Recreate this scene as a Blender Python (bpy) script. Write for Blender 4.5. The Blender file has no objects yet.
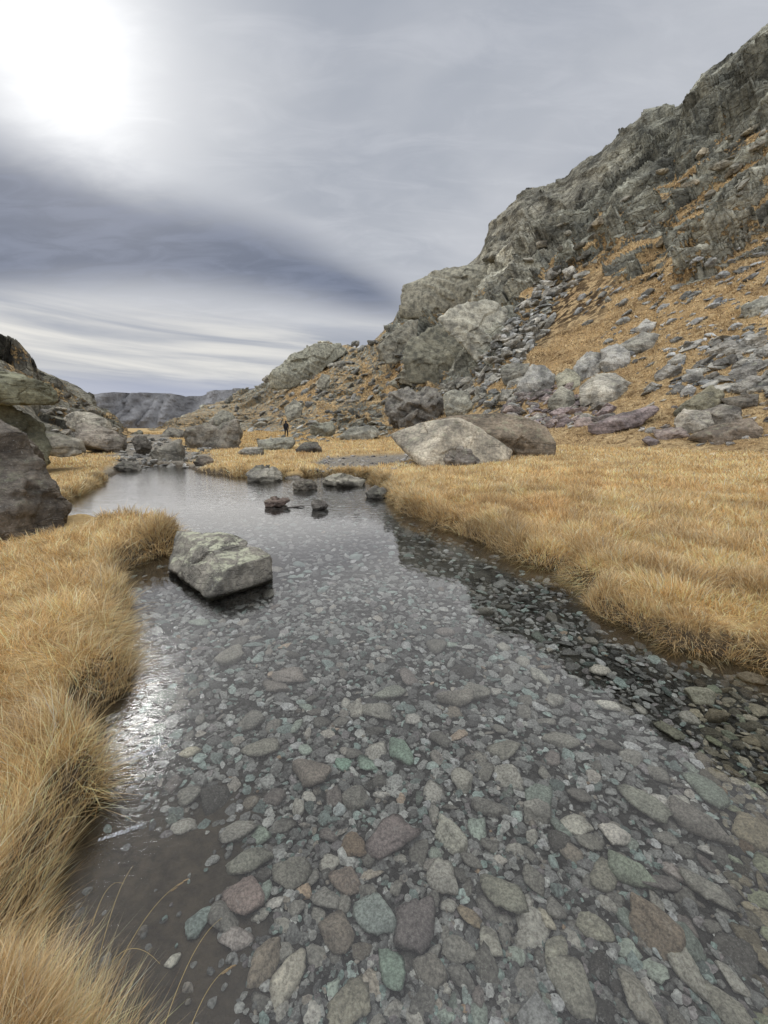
import bpy, bmesh, math
import numpy as np
from mathutils import Vector

C = bpy.context.scene.collection
rng = np.random.default_rng(11)
R = math.radians

# ------------------------------------------------------------------ camera model
F, HZ, CH = 420.0, 428.0, 1.5           # focal length in pixels, horizon row, eye height over the water
TH = math.atan((512 - HZ) / F)
cs, sn = math.cos(TH), math.sin(TH)


def rays(px, py):
    x = (np.asarray(px, float) - 384) / F
    yd = (np.asarray(py, float) - 512) / F
    return np.stack([x, cs - yd * sn, -sn - yd * cs], -1)


def P(px, py, z=0.0):                   # point of a view direction at height z
    d = rays(px, py)
    t = (z - CH) / d[..., 2]
    return d * t[..., None] + np.array([0, 0, CH])


def Pr(px, py, r):                      # point of a view direction at horizontal range r
    d = rays(px, py)
    t = r / np.hypot(d[..., 0], d[..., 1])
    return d * np.asarray(t)[..., None] + np.array([0, 0, CH])


def azel(px, py):
    d = rays(px, py)
    return np.arctan2(d[..., 0], d[..., 1]), d[..., 2] / np.hypot(d[..., 0], d[..., 1])


def proj(p):
    x, y, z = p[..., 0], p[..., 1], p[..., 2] - CH
    dep = y * cs - z * sn
    dn = -y * sn - z * cs
    dep = np.where(dep < 1e-3, 1e-3, dep)
    return 384 + F * x / dep, 512 + F * dn / dep


def sstep(a, b, x):
    t = np.clip((x - a) / (b - a), 0, 1)
    return t * t * (3 - 2 * t)


# ------------------------------------------------------------------ noise
def h3(ix, iy, iz, seed):
    with np.errstate(over='ignore'):
        h = (ix.astype(np.uint32) * np.uint32(374761393) + iy.astype(np.uint32) * np.uint32(668265263)
             + iz.astype(np.uint32) * np.uint32(2147483647 - 51) + np.uint32((seed * 974711 + 12345) & 0xffffffff))
        h = (h ^ (h >> np.uint32(13))) * np.uint32(1274126177)
        h = (h ^ (h >> np.uint32(16))) * np.uint32(2246822519)
        h = h ^ (h >> np.uint32(15))
    return h.astype(np.float64) / 4294967296.0


def vnoise(p, seed=0):                  # value noise, -1 .. 1
    i = np.floor(p).astype(np.int64)
    f = p - i
    f = f * f * f * (f * (f * 6 - 15) + 10)
    i = i.astype(np.int32)
    out = 0
    for a in (0, 1):
        wx = f[..., 0] if a else 1 - f[..., 0]
        for b in (0, 1):
            wy = f[..., 1] if b else 1 - f[..., 1]
            for c in (0, 1):
                wz = f[..., 2] if c else 1 - f[..., 2]
                out = out + wx * wy * wz * h3(i[..., 0] + a, i[..., 1] + b, i[..., 2] + c, seed)
    return out * 2 - 1


def fbm(p, o=4, seed=0, g=0.5):
    s, a, n = 0, 1.0, 0
    for k in range(o):
        s = s + a * vnoise(p * (2.03 ** k) + 17.3 * k, seed + k)
        n += a
        a *= g
    return s / n


def facets(p, seed=0, tilt=0.8):        # cells, each a tilted plane: broken rock
    i = np.floor(p).astype(np.int32)
    best = np.full(p.shape[:-1], 9.0)
    val = np.zeros(p.shape[:-1])
    for a in (-1, 0, 1):
        for b in (-1, 0, 1):
            for c in (-1, 0, 1):
                q = i + np.array([a, b, c], np.int32)
                x, y, z = q[..., 0], q[..., 1], q[..., 2]
                d0 = x + h3(x, y, z, seed) - p[..., 0]
                d1 = y + h3(x, y, z, seed + 1) - p[..., 1]
                d2 = z + h3(x, y, z, seed + 2) - p[..., 2]
                d = d0 * d0 + d1 * d1 + d2 * d2
                m = d < best
                if m.any():
                    v = (h3(x, y, z, seed + 3) - .5) + tilt * ((h3(x, y, z, seed + 4) - .5) * d0
                        + (h3(x, y, z, seed + 5) - .5) * d1 + (h3(x, y, z, seed + 6) - .5) * d2) * 2
                    val = np.where(m, v, val)
                    best = np.where(m, d, best)
    return val * 2


def P3(x, y, z=0.0):
    return np.stack(np.broadcast_arrays(x, y, z), -1).astype(float)


def sdist(pts, poly):                   # signed distance to a polygon, negative inside
    x, y = pts[..., 0], pts[..., 1]
    best = np.full(x.shape, 1e18)
    ins = np.zeros(x.shape, bool)
    n = len(poly)
    for k in range(n):
        a, b = poly[k], poly[(k + 1) % n]
        e = b - a
        wx, wy = x - a[0], y - a[1]
        t = np.clip((wx * e[0] + wy * e[1]) / (e @ e + 1e-12), 0, 1)
        d = (wx - t * e[0]) ** 2 + (wy - t * e[1]) ** 2
        best = np.minimum(best, d)
        c = ((a[1] > y) != (b[1] > y)) & (x < (b[0] - a[0]) * (y - a[1]) / (b[1] - a[1] + 1e-15) + a[0])
        ins ^= c
    d = np.sqrt(best)
    return np.where(ins, -d, d)


# ------------------------------------------------------------------ objects
def link_mesh(name, co, faces, mat, parent=None, smooth=True, **attrs):
    me = bpy.data.meshes.new(name)
    co = np.ascontiguousarray(co, np.float32)
    faces = np.asarray(faces)
    nf, k = faces.shape
    me.vertices.add(len(co))
    me.vertices.foreach_set('co', co.ravel())
    me.loops.add(nf * k)
    me.loops.foreach_set('vertex_index', faces.astype(np.int32).ravel())
    me.polygons.add(nf)
    me.polygons.foreach_set('loop_start', np.arange(0, nf * k, k, dtype=np.int32))
    me.polygons.foreach_set('use_smooth', np.full(nf, smooth))
    me.update(calc_edges=True)
    for an, v in attrs.items():
        v = np.asarray(v, np.float32)
        if v.ndim == 2:
            a = me.attributes.new(an, 'FLOAT_COLOR', 'POINT')
            c = np.ones((len(co), 4), np.float32)
            c[:, :3] = v
            a.data.foreach_set('color', c.ravel())
        else:
            a = me.attributes.new(an, 'FLOAT', 'POINT')
            a.data.foreach_set('value', np.ascontiguousarray(v))
    me.materials.append(mat)
    o = bpy.data.objects.new(name, me)
    C.objects.link(o)
    if parent:
        o.parent = parent
    return o


def tag(o, label=None, cat=None, group=None, kind=None):
    for k, v in (('label', label), ('category', cat), ('group', group), ('kind', kind)):
        if v:
            o[k] = v
    return o


def grid_faces(nr, nc):
    i = np.arange(nr * nc).reshape(nr, nc)
    return np.stack([i[:-1, :-1], i[:-1, 1:], i[1:, 1:], i[1:, :-1]], -1).reshape(-1, 4)


ICO = {}


def ico(n):
    if n not in ICO:
        bm = bmesh.new()
        bmesh.ops.create_icosphere(bm, subdivisions=n, radius=1)
        co = np.array([v.co for v in bm.verts])
        fa = np.array([[v.index for v in f.verts] for f in bm.faces])
        co /= np.linalg.norm(co, axis=1)[:, None]
        bm.free()
        ICO[n] = (co, fa)
    return ICO[n]


# ------------------------------------------------------------------ materials
class S:                                # a socket with arithmetic
    nt = None

    def __init__(s, k):
        s.k = k

    def _m(s, op, *o):
        n = S.nt.nodes.new('ShaderNodeMath')
        n.operation = op
        for i, v in enumerate((s,) + o):
            if isinstance(v, S):
                S.nt.links.new(v.k, n.inputs[i])
            else:
                n.inputs[i].default_value = v
        return S(n.outputs[0])

    def __add__(s, o): return s._m('ADD', o)
    __radd__ = __add__
    def __mul__(s, o): return s._m('MULTIPLY', o)
    __rmul__ = __mul__
    def __sub__(s, o): return s._m('SUBTRACT', o)
    def __rsub__(s, o): return (s * -1.0) + o
    def __truediv__(s, o): return s._m('DIVIDE', o)
    def __pow__(s, o): return s._m('POWER', o)
    def max(s, o): return s._m('MAXIMUM', o)
    def min(s, o): return s._m('MINIMUM', o)
    def f(s, op, *o): return s._m(op, *o)

    def ss(s, a, b):                    # smoothstep
        n = S.nt.nodes.new('ShaderNodeMapRange')
        n.interpolation_type = 'SMOOTHSTEP'
        S.nt.links.new(s.k, n.inputs[0])
        n.inputs[1].default_value, n.inputs[2].default_value = a, b
        return S(n.outputs[0])


def new_mat(name):
    m = bpy.data.materials.new(name)
    m.use_nodes = True
    nt = m.node_tree
    nt.nodes.clear()
    S.nt = nt
    return m


def nd(t, ins=None, **props):
    n = S.nt.nodes.new(t)
    for k, v in props.items():
        setattr(n, k, v)
    for k, v in (ins or {}).items():
        s = n.inputs[k]
        if isinstance(v, S):
            S.nt.links.new(v.k, s)
        elif hasattr(v, 'is_output'):
            S.nt.links.new(v, s)
        else:
            s.default_value = v
    return n


def attr(name, col=False):
    n = nd('ShaderNodeAttribute', attribute_name=name)
    return S(n.outputs['Color' if col else 'Fac'])


def noise(vec, scale, detail=4, rough=.55, dist=0.0):
    n = nd('ShaderNodeTexNoise', {'Vector': vec, 'Scale': scale, 'Detail': detail, 'Roughness': rough, 'Distortion': dist})
    return S(n.outputs['Fac'])


def mix(f, a, b, mode='MIX'):
    n = nd('ShaderNodeMix', data_type='RGBA', blend_type=mode)
    for i, v in ((0, f), (6, a), (7, b)):
        if isinstance(v, S):
            S.nt.links.new(v.k, n.inputs[i])
        else:
            n.inputs[i].default_value = v if i == 0 else (*v, 1)
    return S(n.outputs[2])


def gpos():
    return S(nd('ShaderNodeNewGeometry').outputs['Position'])


def scaled(v, sx, sy, sz, rot=(0, 0, 0)):
    return S(nd('ShaderNodeMapping', {'Vector': v, 'Scale': (sx, sy, sz), 'Rotation': rot}).outputs[0])


def finish(col, rough=.9, bump=None, bstr=.5, bdist=.05, spec=.3):
    ins = {'Base Color': col, 'Roughness': rough, 'Specular IOR Level': spec}
    if bump is not None:
        b = nd('ShaderNodeBump', {'Height': bump, 'Strength': bstr, 'Distance': bdist})
        ins['Normal'] = S(b.outputs[0])
    p = nd('ShaderNodeBsdfPrincipled', ins)
    o = nd('ShaderNodeOutputMaterial')
    S.nt.links.new(p.outputs[0], o.inputs[0])


def rock_mat(name, k=1.0, lichen=.5, strat=.5, bd=.03, lc=(.30, .31, .20), nlo=.1, lt=.5):
    """Dry mountain rock: attribute tint, mottling, thin strata, lichen on faces that look up."""
    m = new_mat(name)
    p = gpos()
    t = attr('tint', True)
    n1 = noise(p, 1.1 * k, 6, .65)
    n2 = noise(p, 9 * k, 8, .7)
    st = noise(scaled(p, .6 * k, .6 * k, 9 * k, (.35, -.45, 0)), 1.6, 6, .7, .3)
    col = mix(1.0, t, mix(n1.ss(.3, .7), (.5, .5, .5), (1.6, 1.57, 1.5)), 'MULTIPLY')
    col = mix(1.0, col, mix(n2.ss(.3, .72), (.6, .6, .6), (1.3, 1.3, 1.3)), 'MULTIPLY')
    col = mix(st.ss(.52, .66) * strat, col, mix(1.0, col, (.5, .48, .47), 'MULTIPLY'))
    nz = S(nd('ShaderNodeSeparateXYZ', {0: S(nd('ShaderNodeNewGeometry').outputs['Normal'])}).outputs[2])
    li = noise(p, 3.3 * k, 7, .72).ss(lt, lt + .18) * nz.ss(nlo, .85) * lichen
    col = mix(li.min(1.0), col, lc)
    sp = noise(p, 24 * k, 3, .6).ss(.62, .7) * .5
    col = mix(sp, col, (.36, .36, .33))
    cr = S(nd('ShaderNodeTexVoronoi', {'Vector': mixv(scaled(p, .6, .6, 1.6, (.5, -.3, 0)), 1.6 * k), 'Scale': 1.1 * k}, feature='DISTANCE_TO_EDGE').outputs['Distance'])
    col = mix(cr.ss(.035, .0) * noise(p, .8 * k, 3).ss(.42, .6) * .5, col, (.05, .047, .042))
    h = n1 * 1.2 + n2 * .8 + st * strat * 1.3 + cr.ss(0, .05) * .35
    finish(col, .92, h, .9, bd)
    return m


def mixv(p, k):                         # position warped by noise, for crooked cracks
    n = nd('ShaderNodeTexNoise', {'Vector': p, 'Scale': k, 'Detail': 3.0})
    v = nd('ShaderNodeVectorMath', {0: p, 1: n.outputs['Color']}, operation='ADD')
    return S(v.outputs[0])


M_ROCK = rock_mat('dry_rock', 1.0, .45, .65, .07)
M_NEAR = rock_mat('near_rock', 1.8, .35, .6, .03)
M_RIBBED = rock_mat('ribbed_rock', 1.3, .5, .3, .04)
M_LICHEN = rock_mat('lichen_rock', 2.8, 1.5, .25, .02, (.36, .36, .26), .55, .45)
M_SCREE = rock_mat('scree_rock', .8, .3, .55, .07)

# stones under water
m = M_BED = new_mat('stream_stone')
p = gpos()
n1, n2 = noise(p, 9, 6, .65), noise(p, 95, 6, .72)
col = mix(1.0, attr('tint', True), mix(n1.ss(.25, .75), (.8, .8, .8), (1.3, 1.29, 1.27)), 'MULTIPLY')
col = mix(1.0, col, mix(n2.ss(.3, .7), (.52, .51, .5), (1.6, 1.6, 1.57)), 'MULTIPLY')
vein = noise(scaled(p, 6, 6, 30, (.5, .3, 0)), 3.0, 5, .7, .6).ss(.6, .68)
col = mix(vein * .3, col, (.42, .41, .38))
sp = noise(p, 190, 2, .5).ss(.6, .72) * .35
col = mix(sp, col, (.4, .4, .37))
finish(col, .8, n1 * .6 + n2, .6, .012, .2)

# grass blades
m = M_GRASS = new_mat('dry_grass')
t = attr('tint', True)
n1 = noise(gpos(), 1.4, 3)
col = mix(1.0, t, mix(n1.ss(.3, .7), (.82, .8, .76), (1.12, 1.12, 1.1)), 'MULTIPLY')
a = nd('ShaderNodeBsdfDiffuse', {'Color': col})
b = nd('ShaderNodeBsdfTranslucent', {'Color': col})
x = nd('ShaderNodeMixShader', {0: .38, 1: a.outputs[0], 2: b.outputs[0]})
g = nd('ShaderNodeBsdfGlossy', {'Color': (.9, .85, .7, 1), 'Roughness': .45})
x2 = nd('ShaderNodeMixShader', {0: .05, 1: x.outputs[0], 2: g.outputs[0]})
o = nd('ShaderNodeOutputMaterial')
S.nt.links.new(x2.outputs[0], o.inputs[0])

# ground: thatch, silt, gravel
m = M_GROUND = new_mat('ground')
p = gpos()
silt, grav = attr('silt'), attr('gravel')
n1, n2, n3 = noise(p, .9, 6), noise(p, 14, 6, .7), noise(p, 70, 4, .7)
grass = mix(n2.ss(.3, .7), (.24, .16, .07), (.48, .35, .165))
grass = mix(n1.ss(.35, .7) * .5, grass, (.38, .26, .11))
vo = nd('ShaderNodeTexVoronoi', {'Vector': p, 'Scale': 75.0})
vcol = S(vo.outputs['Color'])
peb = mix(S(nd('ShaderNodeSeparateColor', {0: vcol}).outputs[0]), (.022, .021, .019), (.085, .083, .077))
peb = mix(n2.ss(.35, .65), mix(1.0, peb, (.6, .58, .55), 'MULTIPLY'), peb)
soil = mix(n2.ss(.3, .7), (.045, .034, .023), (.10, .078, .052))
peb = mix(attr('dry'), peb, mix(1.0, peb, (4.6, 4.25, 3.7), 'MULTIPLY'))
col = mix(grav, grass, peb)
col = mix(silt, col, soil)
h = n2 + n3 * .5 + (1.0 - S(vo.outputs['Distance'])) * grav * (1.0 - silt) * (1.0 - silt) * .6
finish(col, .95, h, .8, .02, .15)

# hillsides
def hill_mat(name, k=1.0):
    m = new_mat(name)
    p = gpos()
    rk = attr('rock')
    t = attr('tint', True)
    e1 = noise(p, .55 * k, 8, .7)
    e2 = noise(p, 2.6 * k, 6, .7)
    msk = (rk + (e1 - .5) * 1.9 + (e2 - .5) * 1.1).ss(.43, .55)
    n1, n2 = noise(p, .22 * k, 8, .68), noise(p, 1.7 * k, 8, .72)
    st = noise(scaled(p, .35 * k, .35 * k, 2.4 * k, (.45, -.5, 0)), 1.0, 7, .72, .4)
    rock = mix(1.0, t, mix(n1.ss(.33, .67), (.42, .42, .42), (1.6, 1.57, 1.48)), 'MULTIPLY')
    rock = mix(1.0, rock, mix(n2.ss(.33, .67), (.62, .62, .62), (1.4, 1.4, 1.4)), 'MULTIPLY')
    rock = mix(st.ss(.5, .62) * .6, rock, mix(1.0, rock, (.45, .43, .42), 'MULTIPLY'))
    nz = S(nd('ShaderNodeSeparateXYZ', {0: S(nd('ShaderNodeNewGeometry').outputs['Normal'])}).outputs[2])
    rock = mix(noise(p, .8 * k, 6, .7).ss(.5, .65) * nz.ss(.2, .8) * .4, rock, (.24, .235, .15))
    g1, g2 = noise(p, .5 * k, 6, .65), noise(p, 5 * k, 5, .75)
    gr = mix(g1.ss(.3, .7), (.38, .26, .135), (.56, .42, .235))
    gr = mix(1.0, gr, mix(g2.ss(.3, .7), (.5, .47, .42), (1.35, 1.35, 1.3)), 'MULTIPLY')
    tf = noise(scaled(p, 1, 1, 1), 2.2 * k, 3, .5)
    gr = mix(tf.ss(.54, .64) * .75, gr, (.13, .075, .03))
    gr = mix(attr('shrub') * noise(p, .9 * k, 4, .6).ss(.42, .55), gr, (.055, .034, .016))
    col = mix(msk, gr, rock)
    cr = S(nd('ShaderNodeTexVoronoi', {'Vector': mixv(p, .5 * k), 'Scale': .5 * k}, feature='DISTANCE_TO_EDGE').outputs['Distance'])
    h = (n1 * 1.3 + n2 * .6 + st * 1.0 + cr.ss(0, .06) * .4) * msk + (g2 * .5 + tf * .6) * (1.0 - msk)
    finish(col, .93, h, 1.0, .55 / k, .15)
    return m


M_HILL = hill_mat('hill_rock_and_grass')
M_LHILL = hill_mat('far_hill_rock', .8)
m = M_RIDGE = new_mat('ridge_rock')
p = gpos()
n1, n2 = noise(scaled(p, 1, 1, .25), .02, 8, .7), noise(p, .06, 8, .7)
col = mix(n1.ss(.35, .65), (.14, .138, .138), (.28, .277, .275))
col = mix(n2.ss(.5, .7) * .5, col, (.2, .19, .17))
finish(col, .95, n1 + n2, 1.0, 14, .1)

# water: clear, mirrors by angle
m = M_WATER = new_mat('water')
p = gpos()
sx = nd('ShaderNodeSeparateXYZ', {0: p})
X, Y = S(sx.outputs[0]), S(sx.outputs[1])
rip = noise(scaled(p, 2.2, 5.5, 1), 1.6, 4, .6, .4) * Y.ss(5.5, 10.5) * 1.0
rip2 = noise(scaled(p, 1, 1, 1, (0, 0, .6)), 7, 3, .5) * .10
fine = noise(scaled(p, 3, 9, 1, (0, 0, .5)), 6.0, 4, .6, .5) * X.ss(-.1, -.9) * Y.ss(4.2, 2.6) * .15
bmp = nd('ShaderNodeBump', {'Height': rip + rip2 + fine, 'Strength': .35, 'Distance': .03})
lay = nd('ShaderNodeFresnel', {'IOR': 1.46, 'Normal': bmp.outputs[0]})
gl = nd('ShaderNodeBsdfGlossy', {'Color': (1, 1, 1, 1), 'Roughness': X.ss(.1, -.9) * Y.ss(4.5, 2.5) * .035 + .03, 'Normal': bmp.outputs[0]})
tr = nd('ShaderNodeBsdfTransparent', {'Color': (.88, .89, .87, 1)})
x = nd('ShaderNodeMixShader', {0: S(lay.outputs[0]), 1: tr.outputs[0], 2: gl.outputs[0]})
o = nd('ShaderNodeOutputMaterial')
S.nt.links.new(x.outputs[0], o.inputs[0])

# sun glints on icy water, put into pale half-clear sheets
m = M_GLINT = new_mat('pale_glint')
p = gpos()
n1 = noise(scaled(p, 60, 12, 1, (0, 0, .55)), 3.0, 6, .75, .6)
bmp = nd('ShaderNodeBump', {'Height': n1, 'Strength': .5, 'Distance': .01})
b = nd('ShaderNodeBsdfPrincipled', {'Base Color': (.86, .88, .9, 1), 'Roughness': .22, 'Normal': bmp.outputs[0], 'Specular IOR Level': .8})
tr = nd('ShaderNodeBsdfTransparent')
x = nd('ShaderNodeMixShader', {0: n1.ss(.45, .62) * .6, 1: tr.outputs[0], 2: b.outputs[0]})
o = nd('ShaderNodeOutputMaterial')
S.nt.links.new(x.outputs[0], o.inputs[0])


def plain(name, c, r=.8):
    new_mat(name)
    m = bpy.data.materials[name]
    n = noise(gpos(), 40, 4)
    finish(mix(n.ss(.3, .7), [v * .8 for v in c], [v * 1.2 for v in c]), r, n, .2, .005)
    return m


M_CLOTH = plain('dark_cloth', (.012, .012, .015))
M_SKIN = plain('skin', (.45, .28, .2), .6)
M_STICK = plain('wet_wood', (.09, .08, .07))
M_SEED = plain('seed_head', (.26, .19, .11))

# ------------------------------------------------------------------ ground
edge_img = [(140, 1110), (116, 1040), (92, 980), (72, 900), (80, 820), (106, 740), (128, 680), (134, 648), (128, 608),
            (126, 582), (146, 562), (180, 545), (172, 531), (120, 527), (60, 525), (0, 525), (-90, 520), (-60, 500),
            (60, 503), (88, 490), (104, 481), (116, 474), (126, 468), (150, 465), (182, 466), (196, 472), (235, 477), (300, 478),
            (318, 476), (365, 478), (382, 488), (392, 508), (430, 520), (468, 534), (505, 548), (545, 570), (575, 588),
            (606, 616), (660, 648), (715, 662), (768, 672), (840, 700)]
WP = [P(a, b)[:2] for a, b in edge_img] + [np.array(v) for v in ((3.6, 1.6), (4.6, .5), (5.5, -4.), (-.35, -4.))]
WP = np.array(WP)
NV = np.array([.883, .469])             # across the valley, towards the big slope
grav_polys = [np.array([P(a, b, .12)[:2] for a, b in q]) for q in (
    [(306, 464), (335, 458), (400, 456), (470, 453), (492, 455), (420, 462), (365, 470), (330, 471)],
    [(105, 478), (118, 462), (100, 450), (125, 444), (160, 443), (180, 452), (205, 455), (198, 468), (150, 471)],
    [(120, 446), (132, 438), (165, 437), (180, 446)])]
mounds = [(P(245, 468, .15)[:2], 1.6, 1.1, .17), (P(212, 462, .15)[:2], 1.2, 1.1, .12), (P(360, 448, .3)[:2], 4.0, 2.0, .15),
          (P(75, 462, .2)[:2], 1.6, 1.2, .14), (P(70, 446, .2)[:2], 2.5, 2.0, .16), (P(95, 480, .1)[:2], .6, .6, .05),
          (P(470, 478, .2)[:2], 2.5, 1.2, .1)]


def ground_z(x, y, full=False):
    q = np.stack([x, y], -1)
    d = sdist(q, WP)
    r = np.hypot(x, y)
    # ragged, undercut edge
    d = d + .15 * vnoise(P3(x * 2.1, y * 2.1), 3) + .04 * vnoise(P3(x * 6, y * 6), 4)
    bed = -.05 - .13 * sstep(0, .7, -d) + .02 * fbm(P3(x * 2, y * 2), 3, 5)
    off = x * NV[0] + y * NV[1]
    left = sstep(.3, -.6, x) * sstep(7, 5, y)
    top = .13 + .10 * left + .022 * np.clip(off - 3, 0, 60) + .005 * np.clip(r - 15, 0, 160)
    top = top + .05 * fbm(P3(x * .5, y * .5), 3, 9) * sstep(0, 6, r)
    tus = .5 + .5 * vnoise(P3(x * 2.4, y * 2.4), 21)
    top = top + (.17 - .09 * left) * tus * sstep(14, 4, r) * sstep(.0, .3, d)
    for c, a, b, hh in mounds:
        top = top + hh * np.exp(-((x - c[0]) / a) ** 2 - ((y - c[1]) / b) ** 2)
    g = np.zeros_like(d)
    for gp in grav_polys:
        g = np.maximum(g, sstep(.35, -.35, sdist(q, gp) + .5 * vnoise(P3(x * .9, y * .9), 31)))
    top = top * (1 - g) + g * (.045 + .03 * vnoise(P3(x * 1.2, y * 1.2), 33) + .010 * np.clip(r - 12, 0, 60))
    z = bed + (top - bed) * sstep(-.04, .16, d)
    if not full:
        return z
    silt = sstep(.10, -.05, d)
    mud = sstep(-.12, -.62, x + .32 * (y - .9) + .12 * vnoise(P3(x * 3, y * 3), 41)) * sstep(2.1, 1.4, y + .3 * vnoise(P3(x * 2, y * 2), 42))
    mud = np.maximum(mud, sstep(-.28, -.02, d) * .9)
    return z, d, g, np.where(d < .12, mud, 0), silt


th = np.concatenate([np.linspace(R(-62), R(62), 720), np.linspace(R(62), R(298), 120)[1:-1]])
rr = np.concatenate([np.geomspace(.25, 40, 460), np.geomspace(40, 4000, 60)[1:]])
T_, R_ = np.meshgrid(np.append(th, th[0] + 2 * math.pi), rr)
gx, gy = R_ * np.sin(T_), R_ * np.cos(T_)
gz, gd, gg, gm, gs = ground_z(gx, gy, True)
gz = gz + .012 * fbm(P3(gx * 6, gy * 6), 3, 50) * (R_ < 40)
gcol = np.clip(np.maximum(gg, sstep(.05, -.08, gd)), 0, 1)
ground = link_mesh('ground', np.stack([gx, gy, gz], -1).reshape(-1, 3), grid_faces(*gx.shape)[:, ::-1], M_GROUND,
                   silt=np.clip(gm + sstep(-.1, -.02, gd) * sstep(.08, .0, gd), 0, 1).ravel(), gravel=gcol.ravel(), dry=sstep(-.02, .06, gd).ravel())
tag(ground, kind='structure')
wx, wy = np.meshgrid(np.linspace(-9, 8, 60), np.linspace(-4.5, 17, 60))
water = link_mesh('water', np.stack([wx, wy, 0 * wx], -1).reshape(-1, 3), grid_faces(60, 60), M_WATER)
tag(water, kind='structure')

# ------------------------------------------------------------------ hillside
sky_img = np.array([(150, 434), (190, 414), (205, 406), (222, 400), (240, 391), (262, 385), (272, 372), (290, 356), (318, 346), (345, 342),
           (357, 346), (375, 336), (392, 320), (401, 300), (403, 284), (430, 276), (468, 264), (477, 254), (490, 228), (506, 211),
           (524, 192), (545, 188), (566, 181), (582, 166), (601, 155), (621, 134), (641, 119), (666, 109), (682, 106), (688, 86),
           (702, 70), (732, 50), (768, 25), (800, 4), (850, -30)], float)
sa, st = azel(sky_img[:, 0], sky_img[:, 1])
sa = np.append(sa, [R(60), R(80), R(110)])
st = np.append(st, [.66, .62, .45])
az = np.concatenate([np.linspace(sa[0], R(44), 960), np.linspace(R(44), R(108), 110)[1:]])
tau = np.concatenate([np.linspace(-.06, 1, 470), 1 + np.linspace(0, 1, 16)[1:]])
A, T = np.meshgrid(az, tau)
ca = np.maximum(np.cos(A - R(62)), .13)
r0, r1 = 20 / ca, 80 / ca
r1 = np.minimum(r1, 480)
te1 = np.interp(A, sa, st)
z0 = ground_z(r0 * np.sin(A), r0 * np.cos(A))
te0 = (z0 - CH) / r0
tc = np.clip(T, None, 1)
rad = r0 + (r1 - r0) * (tc * .75 + .25 * tc ** 2)
zz = CH + rad * (te0 + (te1 - te0) * tc)
bk = np.clip(T - 1, 0, 1)
rad = rad + bk ** 1.5 * 120
zz = zz - bk ** 1.2 * 60 - bk * 4
HX = np.stack([rad * np.sin(A), rad * np.cos(A), zz], -1)
hpx, hpy = proj(HX)
hpx = np.where(HX[..., 1] > 2, hpx, 900 + (A - R(50)) * 400)
hq = np.stack([hpx, hpy], -1) + 14 * np.stack([fbm(P3(hpx / 30, hpy / 30), 3, 61), fbm(P3(hpx / 30, hpy / 30), 3, 62)], -1)


def poly(*p):
    return np.array(p, float)


cliff = poly((385, 345), (398, 290), (398, 270), (460, 240), (530, 180), (600, 140), (690, 70), (768, 0), (900, -120), (1000, -120), (1000, 60), (860, 130),
             (768, 172), (738, 205), (700, 242), (655, 262), (610, 276), (585, 262), (548, 262), (535, 285), (508, 292), (520, 310),
             (527, 345), (498, 368), (470, 380), (440, 390), (405, 392), (385, 375))
ledge = poly((598, 232), (690, 182), (770, 126), (772, 140), (692, 196), (620, 238))
chute = poly((500, 330), (535, 285), (560, 268), (585, 275), (560, 300), (545, 330), (520, 365), (480, 392), (440, 405), (420, 398), (470, 375))
shrubs = poly((530, 325), (560, 288), (625, 278), (600, 305), (570, 325), (545, 345))
rock = sstep(10, -10, sdist(hq, cliff))
leftmix = sstep(410, 380, hpx) * (.46 + .14 * sstep(290, 250, hpx))
rock = np.maximum(rock, leftmix)
rock = np.maximum(rock, .55 * sstep(8, -8, sdist(hq, chute)))
rock = np.maximum(rock, .40 * sstep(430, 405, hpy) * sstep(375, 400, hpy) * sstep(560, 500, hpx))
rock = rock * (1 - .95 * sstep(5, -5, sdist(hq, ledge)))
rock = np.maximum(rock, sstep(.97, 1.0, T) * .9)
rock = np.clip(rock + .25 * fbm(P3(hpx / 45, hpy / 45), 3, 63) * sstep(.02, .5, rock), 0, 1)
rock = np.where(A > R(46), np.maximum(rock, sstep(.45, .75, T)), rock)
shrub = sstep(8, -8, sdist(hq, shrubs))
ribs = sstep(10, -10, sdist(hq, poly((535, 264), (600, 222), (690, 160), (768, 105), (810, 130), (790, 190), (768, 182), (738, 212), (700, 246), (655, 268), (605, 280))))
ribs2 = sstep(10, -10, sdist(hq, poly((655, 262), (700, 240), (768, 180), (800, 240), (745, 262), (690, 285), (600, 292))))
low = sstep(8, -8, sdist(hq, poly((385, 345), (400, 300), (470, 285), (520, 300), (527, 345), (498, 372), (440, 392), (385, 385))))

sc = np.maximum(1, rad / 95)[..., None]
vax = np.array([-NV[1], NV[0], 0])      # along the valley
dirs = -vax * .80 + np.array([0, 0, .6])
dirs /= np.linalg.norm(dirs)
nrm = np.array([-NV[0] * .72, -NV[1] * .72, .69])
acr = np.cross(nrm, dirs)
loc = np.stack([HX @ dirs * .42, HX @ acr, HX @ nrm * .5], -1)
wob = np.stack([fbm(HX / 9 / sc, 3, 70), fbm(HX / 9 / sc, 3, 71), fbm(HX / 9 / sc, 3, 72)], -1)
sc = sc ** .75
disp = (facets(loc / 7.5 / sc + wob * .4, 80, 1.2) * 1.5 + facets(loc / 2.6 / sc + wob * .4, 90, 1.1) * 1.1
        + facets(loc / .9 / sc + wob, 95, .9) * .30 + fbm(HX / 1.2 / sc, 4, 99) * .35 + fbm(HX / 14 / sc, 3, 98) * 1.3)
strat = fbm(np.stack([loc[..., 0] * .16, loc[..., 1] * .9 + .5 * wob[..., 0], loc[..., 2] * .9], -1) / sc[..., 0][..., None], 5, 101, .6)
rock = np.clip(rock * (1 - ribs) + ribs * (.50 + 1.6 * strat), 0, 1)
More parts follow.
